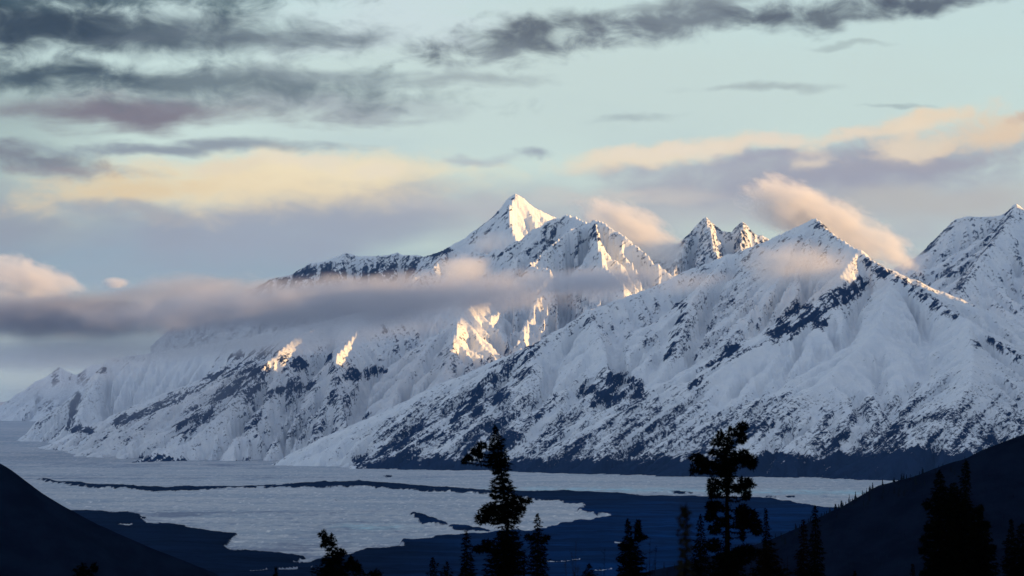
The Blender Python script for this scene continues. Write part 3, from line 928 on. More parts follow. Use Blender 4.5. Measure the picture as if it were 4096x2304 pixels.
RH = [P(2200, 2390, 4200), P(2600, 2282, 4200), P(2800, 2240, 4200), P(3000, 2187, 4200), P(3097, 2150, 4200), P(3200, 2108, 4200), P(3340, 2040, 4200), P(3389, 2018, 4200), P(3437, 1984, 4200),
      P(3471, 1964, 4200), P(3515, 1940, 4200), P(3583, 1923, 4200), P(3656, 1905, 4200), P(3719, 1882, 4200), P(3802, 1852, 4200), P(3855, 1840, 4200), P(3938, 1796, 4200), P(4096, 1738, 4200),
      P(4500, 1600, 4200)]
RH_FAR = [[P(4500, 1600, 4200), (1750, 4000, 620), (2800, 3600, 1250), (4600, 3600, 2000)],  # off-frame ridges added to keep the low sun off valley and trees
          [(5800, -5500, 2300), (5000, -1500, 2100), (4600, 3600, 2000), (6200, 6500, 2300), (6900, 10000, 2300), (7600, 14500, 2100), (8600, 19000, 2300)]]


def grid_hill(name, label, x0, x1, y0, y1, cell, pts, s, L, s2, seed, amp, mat):
    gx, gy = np.arange(x0, x1 + 1, cell), np.arange(y0, y1 + 1, cell)
    X, Y = np.meshgrid(gx, gy)
    Z = hill_height(X, Y, pts, s, L, s2)
    Z = Z + amp * fbm(X / (cell * 12), Y / (cell * 12), seed, 5, .5) + .25 * amp * fbm(X / (cell * 3), Y / (cell * 3), seed + 9, 3)
    o = mesh_obj(name, np.stack([X, Y, np.maximum(Z, -60)], -1).reshape(-1, 3), grid_faces(len(gy), len(gx)), mat, smooth=True)
    tag(o, label, 'hill', None, 'structure')
    return o, (x0, y0, cell, Z)


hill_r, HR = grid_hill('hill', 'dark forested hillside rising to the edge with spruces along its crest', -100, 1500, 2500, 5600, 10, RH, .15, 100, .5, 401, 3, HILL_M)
grid_hill('mountain', 'added off-frame mountain side that blocks the low sun', 900, 10500, -6500, 20500, 75, RH_FAR, .5, 500, .45, 411, 60, HILL_M)
LH = [P(-2600, 1300, 4700), P(-1200, 1480, 4700), P(-300, 1745, 4700), P(0, 1853, 4700), P(49, 1885, 4700), P(78, 1914, 4700), P(180, 1982, 4700), P(214, 2001, 4700), P(292, 2045, 4700), P(340, 2071, 4700), P(430, 2112, 4700), P(510, 2152, 4700),
      P(640, 2210, 4700), P(860, 2290, 4700)]
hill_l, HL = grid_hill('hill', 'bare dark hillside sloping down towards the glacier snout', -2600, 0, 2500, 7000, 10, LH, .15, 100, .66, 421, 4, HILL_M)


def ground():
    gx = np.concatenate([np.linspace(-9000, -700, 40), np.linspace(-660, 660, 260), np.linspace(700, 9000, 40)])
    gy = np.concatenate([np.linspace(-3000, -40, 30), np.linspace(0, 420, 160), np.linspace(440, 5200, 150)])
    X, Y = np.meshgrid(gx, gy)
    Z = near_ground(X, Y) + 1.2 * fbm(X / 30, Y / 30, 431, 4) * sstep(8, 60, Y) + .25 * fbm(X / 3, Y / 3, 437, 3)
    Z = np.maximum(Z, -25)
    o = mesh_obj('ground', np.stack([X, Y, Z], -1).reshape(-1, 3), grid_faces(len(gy), len(gx)), GROUND_M, smooth=True)
    tag(o, None, None, None, 'structure')
    return o


ground()

# ----------------------------------------------------------------------------
# trees
# ----------------------------------------------------------------------------
TRUNK_M = flat_mat('dark_bark', (0.003, 0.0025, 0.002), (0.006, 0.005, 0.004), 6.0)
NEEDLE_M = flat_mat('spruce_needles', (0.0016, 0.0026, 0.0020), (0.0045, 0.0062, 0.0040), 2.2)
BROWN_M = flat_mat('browned_spruce_needles', (0.003, 0.0024, 0.0016), (0.009, 0.0055, 0.003), 2.2)
RUST_M = flat_mat('dry_shrub_twigs', (0.012, 0.013, 0.009), (0.022, 0.020, 0.013), 3.0)


def tube(path, radii, n=7):
    path = np.asarray(path, float)
    vs, fs = [], []
    for i, p_ in enumerate(path):
        t = path[min(i + 1, len(path) - 1)] - path[max(i - 1, 0)]
        t = t / (np.linalg.norm(t) + 1e-9)
        a = np.cross(t, (0.3, 1, 0.1))
        a /= np.linalg.norm(a)
        b = np.cross(t, a)
        for j in range(n):
            an = 2 * np.pi * j / n
            vs.append(p_ + radii[i] * (a * math.cos(an) + b * math.sin(an)))
    for i in range(len(path) - 1):
        for j in range(n):
            fs.append((i * n + j, i * n + (j + 1) % n, (i + 1) * n + (j + 1) % n, (i + 1) * n + j))
    return np.array(vs), np.array(fs, int)


def blades(c_, d, ln, w, rs):
    """needle-clad twigs: two crossed tapered blades each; c_ root, d unit direction"""
    n = len(c_)
    r = rs.normal(size=(n, 3))
    a = np.cross(d, r)
    a /= np.linalg.norm(a, axis=1)[:, None] + 1e-9
    b = np.cross(d, a)
    V, Fq = [], []
    base = 0
    for s in (a, b):
        p0 = c_
        p1 = c_ + d * (ln * .35)[:, None] + s * w[:, None]
        p2 = c_ + d * ln[:, None]
        p3 = c_ + d * (ln * .3)[:, None] - s * w[:, None]
        V.append(np.stack([p0, p1, p2, p3], 1).reshape(-1, 3))
        Fq.append(np.arange(n * 4).reshape(n, 4) + base)
        base += n * 4
    return np.concatenate(V), np.concatenate(Fq)


def spruce(name, label, group, D, tx, profile, seed, clumps=(), gaps=(), lean=(), mat=None, dens=1.0, bare=None, base_w=None, cat='spruce tree', trunk_r=.13):
    """profile: (photo y, reach to the left, reach to the right) in photo px from the trunk line;
    clumps: (dx, y, rx, ry) sprays off a side branch; gaps: y ranges left thin"""
    rs = np.random.RandomState(seed)
    s = D / FPX
    x0 = (tx - CX) * s
    gz = float(near_ground(np.array(x0), np.array(D)))
    ztop = CAM_Z + (HY - profile[0][0]) * s
    root = bpy.data.objects.new(name, None)
    COL.objects.link(root)
    root.empty_display_size = 1.0
    root.location = (x0, D, gz)
    tag(root, label, cat, group)
    H = ztop - gz
    yb = HY - (gz - CAM_Z) / s                     # photo y of the tree's foot
    prof = [(float(a), float(b), float(c_)) for a, b, c_ in profile]
    if prof[-1][0] < yb:
        ly, ll, lr = prof[-1]
        prof.append((ly + (yb - ly) * .6, ll * 1.08, lr * 1.08))
        prof.append((yb - 30, ll * .8, lr * .8))
    py_ = np.array([a for a, _, _ in prof])
    pl = np.array([b for _, b, _ in prof])
    pr = np.array([c_ for _, _, c_ in prof])
    lean = list(lean) or [(prof[0][0], 0)]
    ly_ = np.array([a for a, _ in lean] + [yb], float)
    lx_ = np.array([b for _, b in lean] + [0], float)

    def z_of(y):
        return (yb - y) * s

    def tx_of(y):
        return np.interp(y, ly_, lx_) * s
    ys = np.linspace(yb, prof[0][0] + 6, 26)
    path = np.stack([tx_of(ys) + .02 * rs.normal(size=26), .02 * rs.normal(size=26), z_of(ys)], 1)
    rad = trunk_r * (1 - .93 * np.linspace(0, 1, 26)) * (H / 13) + .008
    tv, tf = tube(path, rad)
    TV, TF = [tv], [tf]
    nb = len(tv)
    V, Fq = [], []
    cnt = 0

    def add_twigs(c_, d, ln, w):
        nonlocal cnt
        v, f = blades(c_, d, ln, w, rs)
        V.append(v)
        Fq.append(f + cnt)
        cnt += len(v)

    # whorls of branches
    y = prof[0][0] + 2.0
    visible_bottom = 2304 + 60
    while y < yb - 25:
        depth = y < visible_bottom
        wl, wr = np.interp(y, py_, pl) * s, np.interp(y, py_, pr) * s
        thin = any(a <= y <= b for a, b in gaps)
        reach_m = max(wl, wr)
        nbr = int((5 + 6 * min(reach_m, 1.2)) * dens * (1 if depth else .55) * (.35 if thin else 1)) + 1
        ph0 = rs.rand() * 6.28
        for i in range(nbr):
            ph = ph0 + 6.283 * (i + rs.rand() * .6) / nbr
            cs = math.cos(ph)
            side = wr if cs > 0 else wl
            mid = .5 * (wl + wr)
            reach = (abs(cs) * side + (1 - abs(cs)) * mid) * (0.62 + .42 * rs.rand())
            if rs.rand() < .12:
                reach *= 1.18
            reach = max(reach, .05)
            droop = -.30 - .25 * rs.rand()
            n = max(3, int(reach / .055 * (1.0 if depth else .5)))
            t = np.sort(rs.rand(n)) ** .8
            yy = y + rs.normal() * 3
            ox, oz = tx_of(yy), z_of(yy)
            hx, hy = cs * reach, math.sin(ph) * reach
            bx = ox + hx * t
            by = hy * t
            bz = oz + reach * (droop * t + .34 * t ** 3)
            c_ = np.stack([bx, by, bz], 1) + rs.normal(size=(n, 3)) * .02
            side_sign = np.where(rs.rand(n) < .5, 1, -1)
            d = np.stack([cs * .75 - math.sin(ph) * side_sign * .75 * rs.rand(n), math.sin(ph) * .75 + cs * side_sign * .75 * rs.rand(n), -.35 + .55 * rs.rand(n) * t - .3 * rs.rand(n)], 1)
            d += rs.normal(size=(n, 3)) * .18
            d /= np.linalg.norm(d, axis=1)[:, None]
            ln = np.minimum(.10 + .20 * rs.rand(n), .06 + reach * .55)
            add_twigs(c_, d, ln, .016 + .022 * rs.rand(n))
            if depth and reach > .3:
                q = np.linspace(0, 1, 5)
                bpth = np.stack([ox + hx * q, hy * q, oz + reach * (droop * q + .34 * q ** 3)], 1)
                v, f = tube(bpth, .016 * (1 - .8 * q) * min(1, reach) + .003, 4)
                TV.append(v)
                TF.append(f + nb)
                nb += len(v)
        y += (7 + 5 * min(reach_m, 1.3)) * rs.uniform(.7, 1.3) * (1 if depth else 2.2) * (150 / D)
    # leader
    n = 14
    c_ = np.stack([tx_of(prof[0][0] + rs.rand(n) * 14) + 0 * rs.rand(n), np.zeros(n), z_of(prof[0][0] + rs.rand(n) * 16)], 1)
    d = np.stack([rs.normal(size=n) * .35, rs.normal(size=n) * .35, .7 + .3 * rs.rand(n)], 1)
    d /= np.linalg.norm(d, axis=1)[:, None]
    add_twigs(c_, d, .08 + .1 * rs.rand(n), .012 + .012 * rs.rand(n))
    # dense sprays on side branches (witch's brooms)
    for dx, cy_, rx, ry in clumps:
        cx_, cz_ = dx * s, z_of(cy_)
        rx_, rz_ = rx * s, ry * s
        n = int(520 * rx_ * rz_ / .25 * dens) + 60
        g = rs.normal(size=(n, 3))
        g /= np.linalg.norm(g, axis=1)[:, None]
        rr = rs.rand(n) ** .42
        lob = 1 + .28 * np.sin(3 * np.arctan2(g[:, 2], g[:, 0]) + rs.rand() * 6) * rs.rand(n)
        pt = g * (rr * lob)[:, None] * np.array([rx_, min(rx_, rz_) * .8, rz_]) * .86 + np.array([cx_, 0, cz_])
        d = g + rs.normal(size=(n, 3)) * .45 + np.array([0, 0, -.2])
        d /= np.linalg.norm(d, axis=1)[:, None]
        add_twigs(pt, d, .09 + .15 * rs.rand(n), .015 + .02 * rs.rand(n))
        # limb that carries it
        ya = cy_ - ry * .2
        q = np.linspace(0, 1, 7)
        oxl = tx_of(ya + 12)
        lp = np.stack([oxl + (cx_ - oxl) * q, .05 * np.sin(q * 3), z_of(ya + 12) + (cz_ - z_of(ya + 12)) * q - .12 * np.sin(q * math.pi)], 1)
        v, f = tube(lp, .03 * (1 - .7 * q), 5)
        TV.append(v)
        TF.append(f + nb)
        nb += len(v)
        for _ in range(4):
            n2 = max(4, int(abs(cx_) / .05))
            t = rs.rand(n2)
            c2 = np.stack([np.interp(t, q, lp[:, 0]), np.interp(t, q, lp[:, 1]), np.interp(t, q, lp[:, 2])], 1)
            d2 = rs.normal(size=(n2, 3)) + np.array([0, 0, -.5])
            d2 /= np.linalg.norm(d2, axis=1)[:, None]
            if bare is None:
                add_twigs(c2, d2, .08 + .12 * rs.rand(n2), .014 + .015 * rs.rand(n2))
    mesh_obj('trunk', np.concatenate(TV), np.concatenate(TF), TRUNK_M, root, True)
    mesh_obj('crown', np.concatenate(V), np.concatenate(Fq), mat or NEEDLE_M, root)
    return root


G1 = 'spruces standing on the near slope'
spruce('spruce_tree', 'tall ragged spruce with a bare side branch reaching left near its top', G1, 150, 2020,
       [(1702, 2, 2), (1728, 12, 14), (1760, 32, 26), (1800, 30, 34), (1850, 52, 42), (1872, 38, 34), (1900, 28, 26), (1925, 44, 44), (1950, 58, 46), (1968, 62, 48), (1990, 40, 50), (2010, 76, 78), (2030, 96, 72),
        (2060, 108, 60), (2080, 84, 60), (2096, 44, 46), (2110, 30, 40), (2125, 42, 44), (2150, 58, 62), (2190, 78, 78), (2230, 84, 88), (2304, 104, 104)], 11,
       clumps=[(-92, 1782, 20, 12), (-118, 1806, 22, 16), (-145, 1832, 16, 10), (-100, 1818, 8, 20), (-162, 1846, 10, 6), (52, 2000, 30, 14), (88, 2002, 22, 9), (60, 2036, 30, 10), (-88, 2070, 34, 30), (-60, 2036, 38, 24), (-92, 2196, 44, 14), (-70, 2170, 24, 10)],
       gaps=[(2092, 2116)], lean=[(1702, -42), (1728, -36), (1800, -30), (1850, -22), (1930, -8), (2000, 2), (2100, 10), (2304, 4)], dens=1.5)
spruce('spruce_tree', 'spruce with a thin pale tip close beside the tall ragged spruce', G1, 165, 2150,
       [(2056, 2, 3), (2072, 10, 12), (2090, 18, 16), (2108, 12, 12), (2130, 22, 24), (2150, 36, 44), (2180, 30, 38), (2210, 34, 42), (2250, 40, 48), (2304, 46, 58)], 12, clumps=[(36, 2152, 14, 12), (-36, 2150, 16, 9)])
spruce('spruce_tree', 'squat broken-topped spruce with two stubby tops standing apart', G1, 140, 1325,
       [(2138, 3, 3), (2148, 10, 13), (2166, 12, 18), (2186, 16, 18), (2200, 22, 22), (2216, 24, 58), (2236, 38, 46), (2252, 54, 34), (2270, 72, 60), (2304, 80, 96)], 13,
       clumps=[(-34, 2138, 14, 12), (-24, 2158, 12, 14), (-30, 2180, 12, 5), (38, 2210, 20, 14), (84, 2262, 36, 20), (104, 2272, 14, 16), (78, 2240, 6, 16)], lean=[(2138, 2), (2200, 4), (2304, 0)], dens=1.5)
spruce('spruce_tree', 'slim spruce with a blunt tip between the broken-topped spruce and the tall ragged one', G1, 150, 1866,
       [(2128, 2, 2), (2140, 11, 11), (2158, 20, 15), (2178, 22, 24), (2190, 14, 20), (2220, 20, 24), (2250, 20, 34), (2275, 26, 36), (2304, 34, 44)], 14)
spruce('spruce_tree', 'short spruce showing a ragged top near two companions', G1, 160, 1732, [(2232, 2, 2), (2242, 12, 10), (2252, 10, 22), (2268, 10, 14), (2304, 22, 20)], 15)
spruce('spruce_tree', 'small pointed spruce top beside the short ragged one', G1, 160, 1788, [(2250, 2, 2), (2264, 8, 8), (2280, 26, 14), (2304, 26, 30)], 16)
spruce('spruce_tree', 'lone tiny spruce tip left of the broken-topped spruce', G1, 185, 1104, [(2272, 1, 1), (2285, 6, 6), (2304, 9, 10)], 17)
spruce('spruce_tree', 'forked spruce with twin pointed tips standing before the blue debris', G1, 170, 2522,
       [(2079, 2, 2), (2088, 8, 10), (2120, 14, 14), (2140, 16, 16), (2155, 20, 20), (2176, 40, 40), (2200, 44, 44), (2222, 52, 70), (2240, 48, 58), (2260, 50, 62), (2304, 58, 92)], 18,
       clumps=[(30, 2094, 8, 12), (31, 2118, 11, 20), (32, 2146, 14, 22), (52, 2148, 14, 9), (-38, 2236, 18, 8), (-32, 2180, 16, 8)], lean=[(2079, -12), (2150, -8), (2200, 0)], dens=1.5)
spruce('spruce_tree', 'low rounded spruce top in front of the pale river flat', G1, 150, 2355, [(2258, 5, 5), (2268, 14, 16), (2285, 24, 24), (2304, 30, 34)], 19)
spruce('spruce_tree', 'slender pointed spruce hugging the tallest branchy spruce', G1, 165, 2803,
       [(2062, 1, 2), (2078, 7, 7), (2092, 18, 10), (2110, 14, 13), (2130, 24, 15), (2150, 22, 20), (2180, 34, 24), (2220, 38, 34), (2304, 48, 40)], 20)
spruce('spruce_tree', 'tallest branchy spruce with clumped boughs and a bare stretch of trunk', G1, 150, 2909,
       [(1706, 3, 3), (1720, 8, 10), (1740, 12, 16), (1770, 30, 26), (1800, 40, 40), (1826, 44, 54), (1850, 52, 58), (1876, 38, 46), (1900, 34, 34), (1920, 40, 36), (1950, 30, 30), (1975, 16, 14), (2010, 22, 10), (2050, 24, 12),
        (2090, 20, 14), (2130, 28, 12), (2160, 22, 10), (2190, 30, 16), (2220, 60, 40), (2304, 90, 90)], 21,
       clumps=[(62, 1704, 24, 15), (46, 1728, 26, 18), (58, 1755, 22, 20), (-28, 1740, 15, 16), (-44, 1768, 24, 13), (-52, 1810, 22, 10), (-126, 1830, 26, 16), (-100, 1846, 34, 22), (-70, 1866, 38, 22), (-110, 1880, 14, 16), (-140, 1880, 7, 24),
               (88, 1840, 36, 24), (100, 1858, 16, 20), (60, 1826, 34, 30), (70, 1930, 30, 24), (92, 1940, 20, 10), (52, 1954, 26, 20), (82, 1976, 14, 18), (72, 1990, 8, 12), (-56, 1940, 26, 36), (-48, 1974, 20, 16), (-64, 1976, 8, 20),
               (-62, 2030, 26, 26), (-66, 2062, 26, 26), (-40, 2020, 20, 16), (54, 2058, 24, 30), (84, 2064, 40, 36), (108, 2096, 30, 24), (56, 2096, 34, 24), (64, 2026, 14, 10), (120, 2118, 20, 24), (62, 2140, 6, 26), (-50, 2116, 26, 20), (-30, 2090, 24, 16),
               (70, 2200, 46, 20), (110, 2210, 30, 14), (-60, 2180, 40, 26), (40, 2240, 60, 30)],
       gaps=[(1974, 2200)], lean=[(1706, 12), (1800, -2), (1870, -6), (1990, 0), (2304, 0)], dens=1.5, trunk_r=.24)
spruce('spruce_tree', 'narrow spiky spruce standing clear on the flank of the tallest branchy spruce', G1, 165, 3064,
       [(2038, 1, 1), (2056, 6, 5), (2072, 10, 12), (2080, 7, 9), (2100, 9, 12), (2116, 16, 20), (2132, 10, 14), (2155, 14, 22), (2175, 18, 34), (2190, 16, 26), (2230, 20, 28), (2304, 26, 32)], 22)
spruce('spruce_tree', 'narrow dark spruce with a clean pointed top next to a browned one', G1, 160, 3260,
       [(2026, 2, 2), (2042, 10, 10), (2062, 10, 10), (2082, 18, 20), (2100, 12, 16), (2130, 16, 22), (2150, 20, 26), (2180, 22, 30), (2210, 26, 44), (2230, 22, 32), (2304, 30, 46)], 23)
spruce('spruce_tree', 'browned narrow spruce leaning on the dark pointed one', G1, 162, 3214,
       [(2082, 2, 2), (2100, 9, 9), (2120, 10, 12), (2140, 16, 12), (2180, 12, 16), (2210, 30, 18), (2250, 26, 24), (2304, 40, 34)], 24, mat=BROWN_M)
spruce('spruce_tree', 'low brown spruce crown under the narrow spiky spruce', G1, 140, 3070,
       [(2186, 3, 5), (2200, 20, 30), (2216, 44, 48), (2240, 56, 60), (2270, 60, 84), (2304, 80, 110)], 25, mat=BROWN_M, dens=1.1)
spruce('spruce_tree', 'big full spruce with jutting boughs forming one side of the dark clump', G1, 140, 3758,
       [(1884, 3, 3), (1896, 14, 14), (1914, 22, 20), (1940, 20, 26), (1965, 34, 34), (1990, 44, 40), (2012, 66, 46), (2030, 46, 50), (2060, 44, 56), (2100, 52, 60), (2110, 58, 60), (2150, 66, 64), (2166, 70, 64), (2200, 72, 70), (2235, 58, 80), (2304, 74, 100)], 26,
       clumps=[(-52, 2016, 16, 7), (-62, 2156, 18, 8), (-66, 2204, 16, 10), (-44, 2110, 16, 10), (-60, 2292, 18, 8)], dens=1.3)
spruce('spruce_tree', 'tallest spruce of the dark clump with a straight column top', G1, 146, 3864,
       [(1846, 2, 2), (1858, 10, 10), (1880, 16, 14), (1920, 22, 16), (1950, 22, 18), (1990, 26, 14), (2020, 40, 30), (2060, 56, 60), (2110, 60, 64), (2160, 64, 76), (2304, 90, 100)], 27, dens=1.3)
spruce('spruce_tree', 'blunt spruce top tucked between the two taller ones of the clump', G1, 150, 3816, [(1932, 6, 5), (1944, 20, 16), (1970, 26, 22), (2010, 34, 30), (2304, 60, 60)], 28, dens=1.5)
spruce('spruce_tree', 'rounded spruce on the outer side of the dark clump', G1, 143, 3925,
       [(2022, 4, 4), (2036, 20, 8), (2060, 26, 2), (2090, 30, 22), (2120, 32, 38), (2160, 40, 36), (2190, 40, 52), (2220, 40, 60), (2260, 50, 62), (2304, 60, 76)], 29, clumps=[(-12, 2044, 16, 14), (18, 2100, 16, 14), (44, 2188, 14, 6)], dens=1.5)
spruce('spruce_tree', 'pointed spruce at the picture edge past the dark clump', G1, 150, 4045, [(2082, 2, 2), (2100, 6, 7), (2130, 10, 14), (2150, 24, 22), (2166, 34, 24), (2200, 22, 30), (2240, 34, 36), (2304, 36, 40)], 30)
spruce('spruce_tree', 'blunt spruce cut by the picture edge', G1, 148, 4088, [(2096, 8, 6), (2110, 20, 16), (2150, 24, 24), (2200, 30, 30), (2304, 44, 40)], 31)
spruce('spruce_tree', 'tiny yellowish spruce tip below the forested hillside', G1, 180, 3651, [(2258, 1, 1), (2275, 5, 6), (2304, 9, 9)], 32, mat=BROWN_M)
spruce('spruce_tree', 'barely showing spruce tip at the foot of the forested hillside', G1, 180, 3420, [(2286, 1, 1), (2296, 6, 5), (2304, 9, 8)], 33, mat=BROWN_M)
spruce('spruce_tree', 'low dark spruce crown before the bare dark hillside', G1, 130, 330, [(2256, 8, 4), (2264, 20, 20), (2276, 36, 40), (2290, 38, 50), (2304, 44, 60)], 34, clumps=[(48, 2270, 12, 14)])
spruce('spruce_tree', 'flat spruce top joining the broken-topped spruce', G1, 138, 1440, [(2284, 6, 6), (2290, 30, 34), (2304, 50, 60)], 35, clumps=[(60, 2294, 24, 9)])
spruce('spruce_tree', 'low flat spruce top right of the broken-topped spruce', G1, 150, 1520, [(2292, 6, 6), (2298, 20, 18), (2304, 26, 22)], 36)


def shrub(label, D, tx, ytop, w, seed, mat, n_st=16, dens=1.0, gz=None):
    """bare upright twigs of a willow or a young birch"""
    rs = np.random.RandomState(seed)
    s = D / FPX
    x0 = (tx - CX) * s
    gz = float(near_ground(np.array(x0), np.array(D)))
    H = CAM_Z + (HY - ytop) * s - gz
    root = bpy.data.objects.new('shrub', None)
    COL.objects.link(root)
    root.location = (x0, D, gz)
    tag(root, label, 'shrub', 'bare shrubs on the near slope')
    TV, TF, nb = [], [], 0
    V, Fq, cnt = [], [], 0
    for i in range(n_st):
        h = H * (1 if i == 0 else rs.uniform(.55, .97))
        ang = rs.rand() * 6.28
        sp = w * s * rs.rand() ** .7 * (0 if i == 0 else 1)
        q = np.linspace(0, 1, 7)
        pth = np.stack([sp * math.cos(ang) * q ** 1.3 + .02 * rs.normal(size=7), sp * math.sin(ang) * q ** 1.3 + .02 * rs.normal(size=7), h * q], 1)
        v, f = tube(pth, .016 * (1 - .85 * q) + .003, 4)
        TV.append(v)
        TF.append(f + nb)
        nb += len(v)
        n = int(34 * dens)
        t = rs.uniform(.3, 1, n)
        c_ = np.stack([np.interp(t, q, pth[:, j]) for j in range(3)], 1)
        d = rs.normal(size=(n, 3)) * .6 + np.array([0, 0, .9])
        d /= np.linalg.norm(d, axis=1)[:, None]
        v, f = blades(c_, d, rs.uniform(.08, .25, n) * (1.15 - t * .4), rs.uniform(.006, .013, n), rs)
        V.append(v)
        Fq.append(f + cnt)
        cnt += len(v)
    mesh_obj('stem', np.concatenate(TV), np.concatenate(TF), mat, root, True)
    mesh_obj('crown', np.concatenate(V), np.concatenate(Fq), mat, root)


spruce('spruce_tree', 'blurred greenish young spruce just left of the tallest branchy spruce', G1, 45, 2738,
       [(2047, 3, 3), (2080, 8, 8), (2105, 16, 10), (2120, 28, 20), (2150, 18, 15), (2190, 14, 14), (2230, 20, 18), (2304, 24, 24)], 51, mat=RUST_M, dens=.8)
shrub('sparse bare shrub right of the spruce with a thin pale tip', 80, 2300, 2165, 70, 52, RUST_M, 12, .7)
shrub('rusty bare shrub at the foot of the tallest branchy spruce', 110, 2960, 2215, 70, 53, BROWN_M, 22)
shrub('thin bare shrub behind the forked spruce', 100, 2600, 2150, 30, 54, BROWN_M, 8)
shrub('bare brown shrub below the browned narrow spruce', 110, 3150, 2225, 60, 55, BROWN_M, 22)
shrub('wispy bare shrub in front of the pale river flat', 90, 2420, 2200, 50, 56, BROWN_M, 10, .7)

# ---- spruces along the crest of the right hill ------------------------------
def tiny_spruce(seed):
    rs = np.random.RandomState(seed)
    V, Fc = [], []
    n = 7
    H, R = 1.0, .15
    for i in range(9):
        z0 = .06 + .86 * i / 9
        r = R * (1 - z0) ** .8 * rs.uniform(.7, 1.25) + .012
        hgt = .2 * (1 - .4 * z0)
        b = len(V)
        ox, oy = rs.normal(size=2) * .008
        for j in range(n):
            a = 6.283 * j / n + rs.rand() * .5
            rr = r * rs.uniform(.55, 1.25)
            V.append((ox + rr * math.cos(a), oy + rr * math.sin(a), z0 - .02 * rs.rand()))
        V.append((ox, oy, min(z0 + hgt, 1.0)))
        for j in range(n):
            Fc.append((b + j, b + (j + 1) % n, b + n))
    return np.array(V), np.array(Fc)


def hill_z(G, x, y):
    x0, y0, cell, Z = G
    return float(bilinear(Z, np.array([(x - x0) / cell]), np.array([(y - y0) / cell]))[0])


rs = np.random.RandomState(77)
protos = []
for i in range(5):
    root = bpy.data.objects.new('hill_spruce', None)
    COL.objects.link(root)
    v, f = tiny_spruce(500 + i)
    cr = mesh_obj('crown', v, f, NEEDLE_M, root)
    tv, tf = tube([(0, 0, -.05), (0, 0, .5), (0, 0, .97)], [.018, .012, .004], 5)
    tr = mesh_obj('trunk', tv, tf, TRUNK_M, root)
    protos.append([root, cr, tr, False])
ridge = np.array([P(a[0] / a[1] * FPX + CX, HY - (a[2] - CAM_Z) / a[1] * FPX, a[1]) for a in RH])
seg = np.cumsum(np.r_[0, np.hypot(np.diff(ridge[:, 0]), np.diff(ridge[:, 1]))])
N_RIDGE = 190
for i in range(N_RIDGE):
    pxw = rs.uniform(2620, 3960) if i < 150 else rs.uniform(3330, 3700)
    if pxw > 3830 and rs.rand() < .6:
        pxw = rs.uniform(3400, 3800)
    order = ridge[:, 0] / ridge[:, 1] * FPX + CX
    y = np.interp(pxw, order, ridge[:, 1]) + rs.normal() * 22
    x = (pxw - CX) / FPX * y
    z = hill_z(HR, x, y)
    hgt = rs.uniform(6, 12.5) * (1.3 if rs.rand() < .12 else 1) * (.62 if pxw > 3820 else 1)
    pr = protos[i % 5]
    if not pr[3]:
        r, pr[3] = pr[0], True
    else:
        r = pr[0].copy()
        COL.objects.link(r)
        for ch in (pr[1], pr[2]):
            c2 = ch.copy()
            COL.objects.link(c2)
            c2.parent = r
    r.location = (x, y, z - .3)
    r.rotation_euler = (0, 0, rs.rand() * 6.28)
    wv = rs.uniform(.75, 1.2)
    r.scale = (hgt * wv, hgt * wv, hgt)
    tag(r, 'tiny dark spruce standing in the row along the crest of the forested hillside', 'spruce tree', 'spruces along the hill crest')

# forest covering the hill: one mass
V, Fc, cnt = [], [], 0
pv = [tiny_spruce(600 + i) for i in range(4)]
for i in range(2600):
    y = rs.uniform(3300, 4210)
    px_ = rs.uniform(2700, 4300)
    x = (px_ - CX) / FPX * y
    if x > 1480 or y > np.interp(px_, order, ridge[:, 1]) + 10:
        continue
    z = hill_z(HR, x, y)
    v, f = pv[i % 4]
    h = rs.uniform(3.0, 6.5)
    V.append(v * h * np.array([1.2, 1.2, 1]) + np.array([x, y, z - .3]))
    Fc.append(f + cnt)
    cnt += len(v)
fo = mesh_obj('forest', np.concatenate(V), np.concatenate(Fc), HILL_M)
tag(fo, 'dark spruce forest covering the hillside', 'forest', None, 'stuff')

# ----------------------------------------------------------------------------
# air: thin haze, and the low clouds hanging on the mountains
# ----------------------------------------------------------------------------
def volume_mat(name, color, density):
    m = bpy.data.materials.new(name)
    m.use_nodes = True
    nt = m.node_tree
    nt.nodes.remove(nt.nodes['Principled BSDF'])
    v = nt.nodes.new('ShaderNodeVolumePrincipled')
    v.inputs['Color'].default_value = (*color, 1)
    v.inputs['Density'].default_value = density
    nt.links.new(v.outputs[0], nt.nodes['Material Output'].inputs['Volume'])
    return m, nt, v


hv = np.array([(x, y, z) for x in (-17500, 17500) for y in (-7000, 54000) for z in (-160, 3000)], float)
hf = np.array([(0, 1, 3, 2), (4, 6, 7, 5), (0, 4, 5, 1), (2, 3, 7, 6), (0, 2, 6, 4), (1, 5, 7, 3)])
m, nt, v = volume_mat('haze_air', (0.22, 0.47, 1.0), 6.0e-6)
v.inputs['Anisotropy'].default_value = 0.2
tag(mesh_obj('haze', hv, hf, m), 'thin blue evening haze over the whole valley', 'haze', None, 'stuff')


def sphere(nu=28, nv=14):
    V, Fq = [], []
    for i in range(nv + 1):
        th = math.pi * i / nv
        for j in range(nu):
            ph = 2 * math.pi * j / nu
            V.append((math.sin(th) * math.cos(ph), math.sin(th) * math.sin(ph), math.cos(th)))
    for i in range(nv):
        for j in range(nu):
            Fq.append((i * nu + j, (i + 1) * nu + j, (i + 1) * nu + (j + 1) % nu, i * nu + (j + 1) % nu))
    return np.array(V), np.array(Fq)


SPH = sphere()


